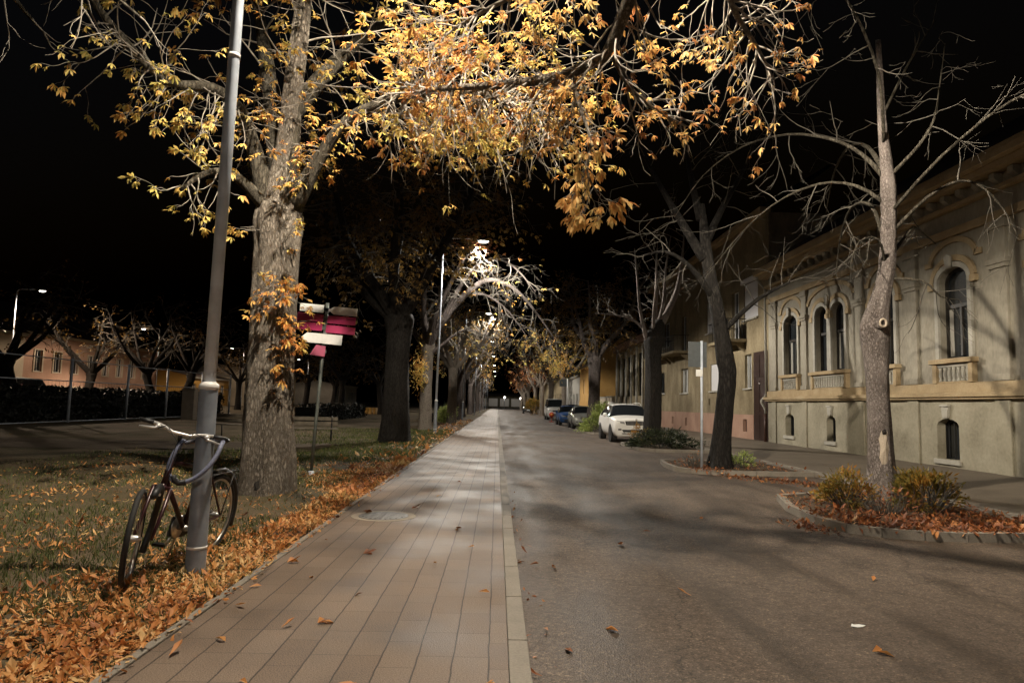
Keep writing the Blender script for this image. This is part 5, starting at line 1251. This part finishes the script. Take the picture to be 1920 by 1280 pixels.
def simple_house(name, label, X, s, y0, y1, h, depth, wm, wins, fm='whiteframe', low=None, roofh=3.5, surround=None, base=0.):
    t = thing(name, label, 'house', (X, (y0+y1)/2, .1)); b = MB(); zlow = low[1] if low else base
    facade(b, X, s, rct(y0, y1, zlow, h), wins, .22)
    for y in (y0, y1): b.face(((X, y, zlow), (X-s*depth, y, zlow), (X-s*depth, y, h), (X-s*depth/2, y, h+roofh), (X, y, h)))
    b.face(((X-s*depth, y0, zlow), (X-s*depth, y1, zlow), (X-s*depth, y1, h), (X-s*depth, y0, h)))
    b.build('wall', M[wm], t)
    if low:
        b = MB(); b.box(min(X+s*.05, X-s*depth), max(X+s*.05, X-s*depth), y0-.04, y1+.04, 0, zlow-.004); b.build('plinth', M[low[0]], t)
    for w_ in wins:
        window(t, X, s, w_, fm, 'pane', .18, .10, True)
        if surround: b = MB(); strip(b, X+s*.003, X+s*.08, w_, 0, .25, True); b.build('window_surround', M[surround], t)
    b = MB(); b.face(((X+s*.4, y0-.2, h-.05), (X+s*.4, y1+.2, h-.05), (X-s*depth/2, y1+.2, h+roofh), (X-s*depth/2, y0-.2, h+roofh))); b.face(((X-s*(depth+.4), y0-.2, h-.05), (X-s*(depth+.4), y1+.2, h-.05), (X-s*depth/2, y1+.2, h+roofh), (X-s*depth/2, y0-.2, h+roofh))); b.build('roof', M['roof'], t)
    b = MB(); b.box(min(X+s*.3, X+s*.003), max(X+s*.3, X+s*.003), y0-.1, y1+.1, h-.35, h-.06); b.build('cornice', M[surround or 'stucco'], t)
    return t
simple_house('orange_house', 'orange plastered house with a grey base behind the parked van', XF, -1, 88.8, 101, 7.2, 8, 'orangewall', [rct(91, 92.2, 3.2, 5.2), rct(96, 97.2, 3.2, 5.2)], low=('orangewall', 2.2))
simple_house('grey_house', 'grey rendered house beyond the orange one', XF, -1, 101.3, 118, 6.2, 8, 'greywall', [rct(104+4*k, 105.2+4*k, 1.6, 3.4) for k in range(3)])
simple_house('far_house', 'last dim tan house row on the right of the avenue', XF, -1, 119, 200, 7, 9, 'tan', [rct(122+5*k, 123.3+5*k, 1.8, 3.8) for k in range(14)])
simple_house('brick_house', 'long orange brick house with pale framed windows across the park', -50, 1, 72.5, 101, 8.0, 11, 'brickwall', [rct(74.6+3.2*k, 75.8+3.2*k, 3.8, 6.1) for k in range(8)], surround='creamwall', low=('creamwall', 2.3))
simple_house('cream_house', 'cream fronted house with orange corner piers at the far left', -49, 1, 50, 71.5, 7.6, 11, 'creamwall', [rct(52+3.4*k, 53.4+3.4*k, 3.2, 5.8) for k in range(5)], surround='stucco', low=('brickwall', 2.2))
t = simple_house('yellow_house', 'low yellow house glimpsed between two leaning park trunks', -46, 1, 102, 118, 4.6, 9, 'yellow', [rct(104+3.6*k, 105.4+3.6*k, 1.4, 3.4) for k in range(4)], roofh=1.)
simple_house('pale_house', 'distant pale house behind the signpost and the benches', -44, 1, 121, 150, 6.5, 10, 'creamwall', [rct(123+4*k, 124.4+4*k, 1.8, 4.0) for k in range(6)], surround='stucco', roofh=.8)
simple_house('white_house', 'small white lit house far behind the black trunk', -36, 1, 152, 176, 5, 9, 'greywall', [rct(154+4*k, 155.4+4*k, 1.6, 3.4) for k in range(5)], roofh=.8)

# lamps of the street across the park
for i, (x, y, lab) in enumerate(((-36.6, 52, 'bright lamp above the black park tree at the far left'), (-39.5, 80, 'lamp glowing through leaves between the two leaning park trunks'), (-40, 108, 'park side lamp by the low yellow house'), (-37, 134, 'tiny lit lamp far behind the signpost'))):
    o = copy_tree(lamp0, (x, y, .06), R(0 if i == 0 else 180)); o['label'] = lab; o['group'] = 'lamps of the street across the park'
    spot((x+(1.89 if i == 0 else -1.89), y, LH-.06), 4600 if i < 2 else 1100, (1., .76, .54))
# end of the avenue
t = thing('shop_building', 'lit low flat roofed building closing the end of the avenue', 'building', (2, 262, 0))
b = MB(); b.box(-9, 12, 262, 272, 0, 4.6); b.build('wall', M['tan'], t); b = MB(); b.box(-9.5, 12.5, 260.5, 272.4, 4.6, 5.4); b.build('roof', M['roof'], t)
for x in (-7.5, -3.2, 1.1, 5.4): b = MB(); b.box(x, x+3.4, 261.9, 261.97, .6, 3.6); b.build('shop_window', M['farglow'], t)
for k, (x, y, z, lab) in enumerate(((2.6, 245, 3.9, 'bright white lamp on a short post at the end of the avenue'), (8.2, 240, 3.6, 'second white lamp on a short post at the end of the avenue, further right'))):
    t = thing('street_lamp', lab, 'street lamp', (x, y, 0), group='short lamps at the end of the avenue'); b = MB(); b.tube([(x, y, 0), (x, y, z-.2)], .07, 8); b.build('pole', M['steel'], t, True); b = MB(); b.lathe([(.05, -.3), (.3, -.15), (.34, 0), (.3, .15), (.05, .3)], 14, c=(x, y, z)); b.build('globe', M['lampglow'], t, True)
spot((2, 246, 8), 300, (.9, .95, 1))
b = MB(); b.lathe([(.2, -.9), (.8, -.4), (.9, 0), (.8, .4), (.2, .9)], 12); o = b.build('star', M['star'], smooth=True, loc=(368, 1000, 272)); o['kind'] = 'structure'

# ------------------------------------------------------------------ vehicles
SUV = [(0, .34, .90, .95, .74, .80, .76, .66), (.09, .26, .97, 1.03, .86, .90, .87, .76), (.5, .24, 1.03, 1.09, .88, .93, .90, .80), (1.2, .24, 1.06, 1.14, .88, .94, .915, .78), (2.0, .24, 1.08, 1.61, .88, .94, .92, .66), (2.9, .24, 1.09, 1.665, .88, .94, .92, .67), (3.9, .24, 1.10, 1.63, .88, .94, .915, .64), (4.5, .27, 1.08, 1.22, .87, .92, .88, .72), (4.68, .36, .92, 1.0, .78, .82, .78, .66)]
HATCH = [(0, .32, .72, .76, .70, .76, .72, .60), (.10, .24, .80, .86, .83, .87, .83, .72), (.5, .22, .86, .93, .84, .90, .86, .74), (1.0, .22, .93, 1.02, .84, .90, .87, .74), (1.85, .22, .98, 1.47, .84, .90, .88, .60), (2.6, .22, 1.0, 1.52, .84, .90, .88, .61), (3.4, .22, 1.02, 1.47, .84, .90, .87, .58), (3.85, .26, 1.0, 1.12, .82, .88, .83, .66), (3.98, .34, .85, .92, .74, .78, .74, .6)]
VAN = [(0, .40, .95, 1.0, .76, .82, .78, .68), (.10, .28, 1.05, 1.12, .92, .95, .92, .82), (.45, .26, 1.16, 1.24, .94, .98, .95, .84), (.8, .26, 1.22, 1.32, .94, .99, .96, .84), (1.55, .26, 1.26, 2.12, .94, .99, .97, .76), (2.6, .26, 1.28, 2.2, .94, .99, .97, .78), (4.4, .26, 1.28, 2.2, .94, .99, .97, .78), (5.0, .28, 1.28, 2.1, .93, .98, .96, .76), (5.1, .40, 1.2, 1.9, .86, .92, .9, .7)]
def car(label, loc, rz, prof, paint, cat='car', name='parked_car', plate=True, rails=False, badge=False, lit=None):
    t = thing(name, label, cat, loc, rz); L = prof[-1][0]; HB_ = prof[2][2]; WM = prof[3][5]
    bm = bmesh.new(); rings = []
    for (y, zl, zb, zt, wl, wm, wb, wt) in prof:
        h = [(0, zl), (wl*.9, zl), (wm, zl+.2), (wm*1.01, (zl+zb)/2+.12), (wb, zb), (wt, zt-.05), (wt*.62, zt), (0, zt+.012)]
        full = h+[(-x, z) for x, z in h[-2:0:-1]]
        rings.append([bm.verts.new((x, y, z)) for x, z in full])
    n = len(rings[0])
    for i in range(len(rings)-1):
        for j in range(n):
            f = bm.faces.new((rings[i][j], rings[i+1][j], rings[i+1][(j+1) % n], rings[i][(j+1) % n]))
            jj = min(j, n-1-j); mi = 0
            if i == 3 and jj in (5, 6): mi = 1
            elif 3 <= i <= 5 and jj == 4: mi = 2
            elif i == 6 and jj in (5, 6): mi = 3
            f.material_index = mi; f.smooth = True
    bm.faces.new(rings[0][::-1]); bm.faces.new(rings[-1])
    bmesh.ops.recalc_face_normals(bm, faces=bm.faces[:])
    cl = bm.edges.layers.float.new('crease_edge')
    for i in range(len(rings)):
        for j in range(n):
            jj = min(j, n-j)
            if i < len(rings)-1:
                e = bm.edges.get((rings[i][j], rings[i+1][j])); e[cl] = {4: .75, 5: .55, 1: .5, 3: .2}.get(jj, 0)
            e = bm.edges.get((rings[i][j], rings[i][(j+1) % n]))
            if i in (0, 1): e[cl] = .45
            if i in (3, 4, 6) and min(j, n-1-j) in (4, 5, 6): e[cl] = .6
    me = bpy.data.meshes.new('tmp'); bm.to_mesh(me); bm.free()
    for _ in range(4): me.materials.append(M[paint])
    tmp = bpy.data.objects.new('tmp', me); COL.objects.link(tmp); sm = tmp.modifiers.new('s', 'SUBSURF'); sm.levels = 2; sm.render_levels = 2
    dg = bpy.context.evaluated_depsgraph_get(); ev = tmp.evaluated_get(dg).to_mesh()
    vs = [tuple(v.co) for v in ev.vertices]; fs = [(tuple(p.vertices), p.material_index) for p in ev.polygons]
    tmp.evaluated_get(dg).to_mesh_clear(); bpy.data.objects.remove(tmp); bpy.data.meshes.remove(me)
    for mi, nm, mt in ((0, 'body', paint), (1, 'windscreen', 'glass'), (2, 'side_window', 'glass'), (3, 'rear_window', 'glass')):
        for sd in ((-1, 1) if mi == 2 else (0,)):
            sel = [f for f, m_ in fs if m_ == mi and (sd == 0 or sum(vs[v][0] for v in f)*sd > 0)]
            ids = sorted({v for f in sel for v in f}); mp = {v: k for k, v in enumerate(ids)}
            b = MB(); b.v = [vs[v] for v in ids]; b.f = [tuple(mp[v] for v in f) for f in sel]; b.mi = [0]*len(sel)
            b.build(nm, M[mt], t, True, world=False)
    wr = .36 if prof is not HATCH else .31; wy = (.88, L-.95) if prof is not VAN else (.95, L-1.1)
    for y in wy:
        for sx in (-1, 1):
            b = MB(); Mx = Matrix.Translation((sx*(WM-.255), y, wr)) @ Matrix.Rotation(R(90)*sx, 4, 'Y')
            b.lathe([(wr*.6, 0), (wr*.98, .0), (wr, .03), (wr, .19), (wr*.94, .225), (wr*.72, .225), (wr*.69, .10)], 28, M4=Mx); w_ = b.build('wheel', M['rubber'], t, True, world=False)
            b = MB(); b.lathe([(wr*.67, .195), (wr*.67, .218), (wr*.60, .222), (wr*.57, .20), (wr*.2, .205), (wr*.14, .225), (.01, .225)], 28, M4=Mx)
            for k in range(5): b.box(-.026, .026, wr*.12, wr*.62, .207, .226, M4=Mx @ Matrix.Rotation(2*math.pi*k/5, 4, 'Z'))
            b.build('rim', M['rimpaint'], w_, world=False)
            b = MB(); b.lathe([(wr*1.0, .0), (wr*1.14, .0), (wr*1.14, .008), (wr*1.0, .008)], 28, M4=Matrix.Translation((sx*(WM+.004), y, wr*1.03)) @ Matrix.Rotation(R(90)*sx, 4, 'Y')); b.build('wheel_arch', M['black'], t, True, world=False)
    k = HB_; wf = prof[1][5]
    gw = wf*.46
    b = MB(); b.prism([(-gw, -.07), (gw, -.07), (gw+.05, .09), (0, .11), (-gw-.05, .09)], (1, 0, 0), (0, 0, 1), (0, -1, 0), (0, .04, k*.80), .075)
    gr = b.build('grille', M['black'], t, bevel=.01, world=False)
    b = MB()
    for q in range(-7, 8): b.box(q*gw/8-.006, q*gw/8+.006, -.044, -.034, k*.80-.06, k*.80+.08)
    b.build('grille_bars', M['alu'], gr, world=False)
    for sx in (-1, 1):
        b = MB(); b.prism([(0, -.045), (.30, -.01), (.34, .09), (.02, .05)], (sx*.97, .16, 0), (0, 0, 1), (0, -1, 0), (sx*(gw+.06), .05, k*.82), .08); b.build('headlight', M['headlamp'], t, bevel=.008, world=False)
        b = MB(); b.box(sx*(wf-.22)-.07, sx*(wf-.22)+.07, -.02, .10, k*.55-.03, k*.55+.03); b.build('fog_light', M['black'], t, bevel=.01, world=False)
        ym = prof[3][0]+.35
        b = MB(); b.lathe([(.02, -.10), (.10, -.06), (.115, .0), (.10, .06), (.02, .09)], 12, M4=Matrix.Translation((sx*(WM+.12), ym, prof[3][2]+.09)) @ Matrix.Diagonal((1, .6, .8, 1)) @ Matrix.Rotation(R(90), 4, 'Y')); b.build('mirror', M[paint], t, True, world=False)
    b = MB(); b.prism([(-wf*.6, -.05), (wf*.6, -.05), (wf*.66, .05), (-wf*.66, .05)], (1, 0, 0), (0, 0, 1), (0, -1, 0), (0, .06, k*.50), .085); b.build('lower_intake', M['black'], t, bevel=.01, world=False)
    b = MB(); b.box(-wf*.66, wf*.66, -.03, .10, k*.36, k*.42); b.build('bumper_strip', M['alu'] if prof is SUV else M['black'], t, bevel=.015, world=False)
    b = MB(); b.box(-.26, .26, -.05, -.03, k*.57, k*.57+.11); b.build('licence_plate', M['white'], t, bevel=.003, world=False)
    if badge: b = MB(); b.lathe([(.05, 0), (.05, .012), (.03, .02)], 20, M4=Matrix.Translation((0, .0, k*.945)) @ Matrix.Rotation(R(75), 4, 'X')); b.build('emblem', M['alu'], t, True, world=False)
    if rails:
        for sx in (-.6, .6): b = MB(); b.tube([(sx*.98, 1.95, 1.60), (sx, 2.2, 1.69), (sx, 3.6, 1.69), (sx*.98, 3.9, 1.62)], .018, 8); b.build('roof_rail', M['alu'], t, True, world=False)
    return t
car('white parked estate car facing us, partly hidden by the lopped tree', (5.83, 28.6, 0), 0, SUV, 'carwhite', rails=True, badge=True)
car('silver parked hatchback half covered by the green bush', (5.88, 44.6, 0), 0, HATCH, 'carsilver')
car('blue parked hatchback between the silver car and the white van', (5.62, 51.4, 0), 0, HATCH, 'carblue')
car('white parked delivery van behind the blue car', (6.1, 69.5, 0), 0, VAN, 'carwhite', 'van', 'parked_van')
car('dark car far down the avenue with pale headlights', (5.4, 118, 0), 0, HATCH, 'carblack')
car('dark car parked on the pavement side behind the blue car', (6.9, 57.5, .1), R(8), HATCH, 'carblack')
car('red car across the park at the far left with its tail lamp lit', (-32.2, 46, .6), R(190), VAN, 'carred', 'van', 'parked_van')
car('pale van across the park partly hidden by the black tree', (-34.5, 53, .35), R(180), VAN, 'carsilver', 'van', 'parked_van')
b = MB(); b.box(-31.6, -31.4, 46.1, 46.2, 1.5, 1.75)
t = thing('roadworks_lamp', 'red and orange warning lamp standing in the road before the white van', 'warning lamp', (4.95, 62, 0))
b = MB(); b.tube([(4.95, 62, 0), (4.95, 62, .5)], .03, 8); b.box(4.75, 5.15, 61.85, 62.15, 0, .06); b.build('stand', M['redplastic'], t)
b = MB(); b.lathe([(.22, -.03), (.24, 0), (.22, .03)], 22, M4=Matrix.Translation((4.95, 61.94, .66)) @ Matrix.Rotation(R(90), 4, 'X')); b.build('disc', M['redplastic'], t, True)
b = MB(); b.lathe([(.10, -.02), (.11, .03), (.07, .05)], 18, M4=Matrix.Translation((4.95, 61.88, .66)) @ Matrix.Rotation(R(90), 4, 'X')); b.build('lens', M['orangelamp'], t, True)

# ------------------------------------------------------------------ picture settings
sc.view_settings.view_transform = 'Standard'; sc.view_settings.look = 'None'; sc.view_settings.gamma = 1; sc.view_settings.exposure = .2
sc.cycles.use_denoising = True
sc.cycles.max_bounces = 6; sc.cycles.diffuse_bounces = 3; sc.cycles.glossy_bounces = 3; sc.cycles.transmission_bounces = 2
sc.cycles.sample_clamp_indirect = 4.
sc.cycles.caustics_reflective = False; sc.cycles.caustics_refractive = False
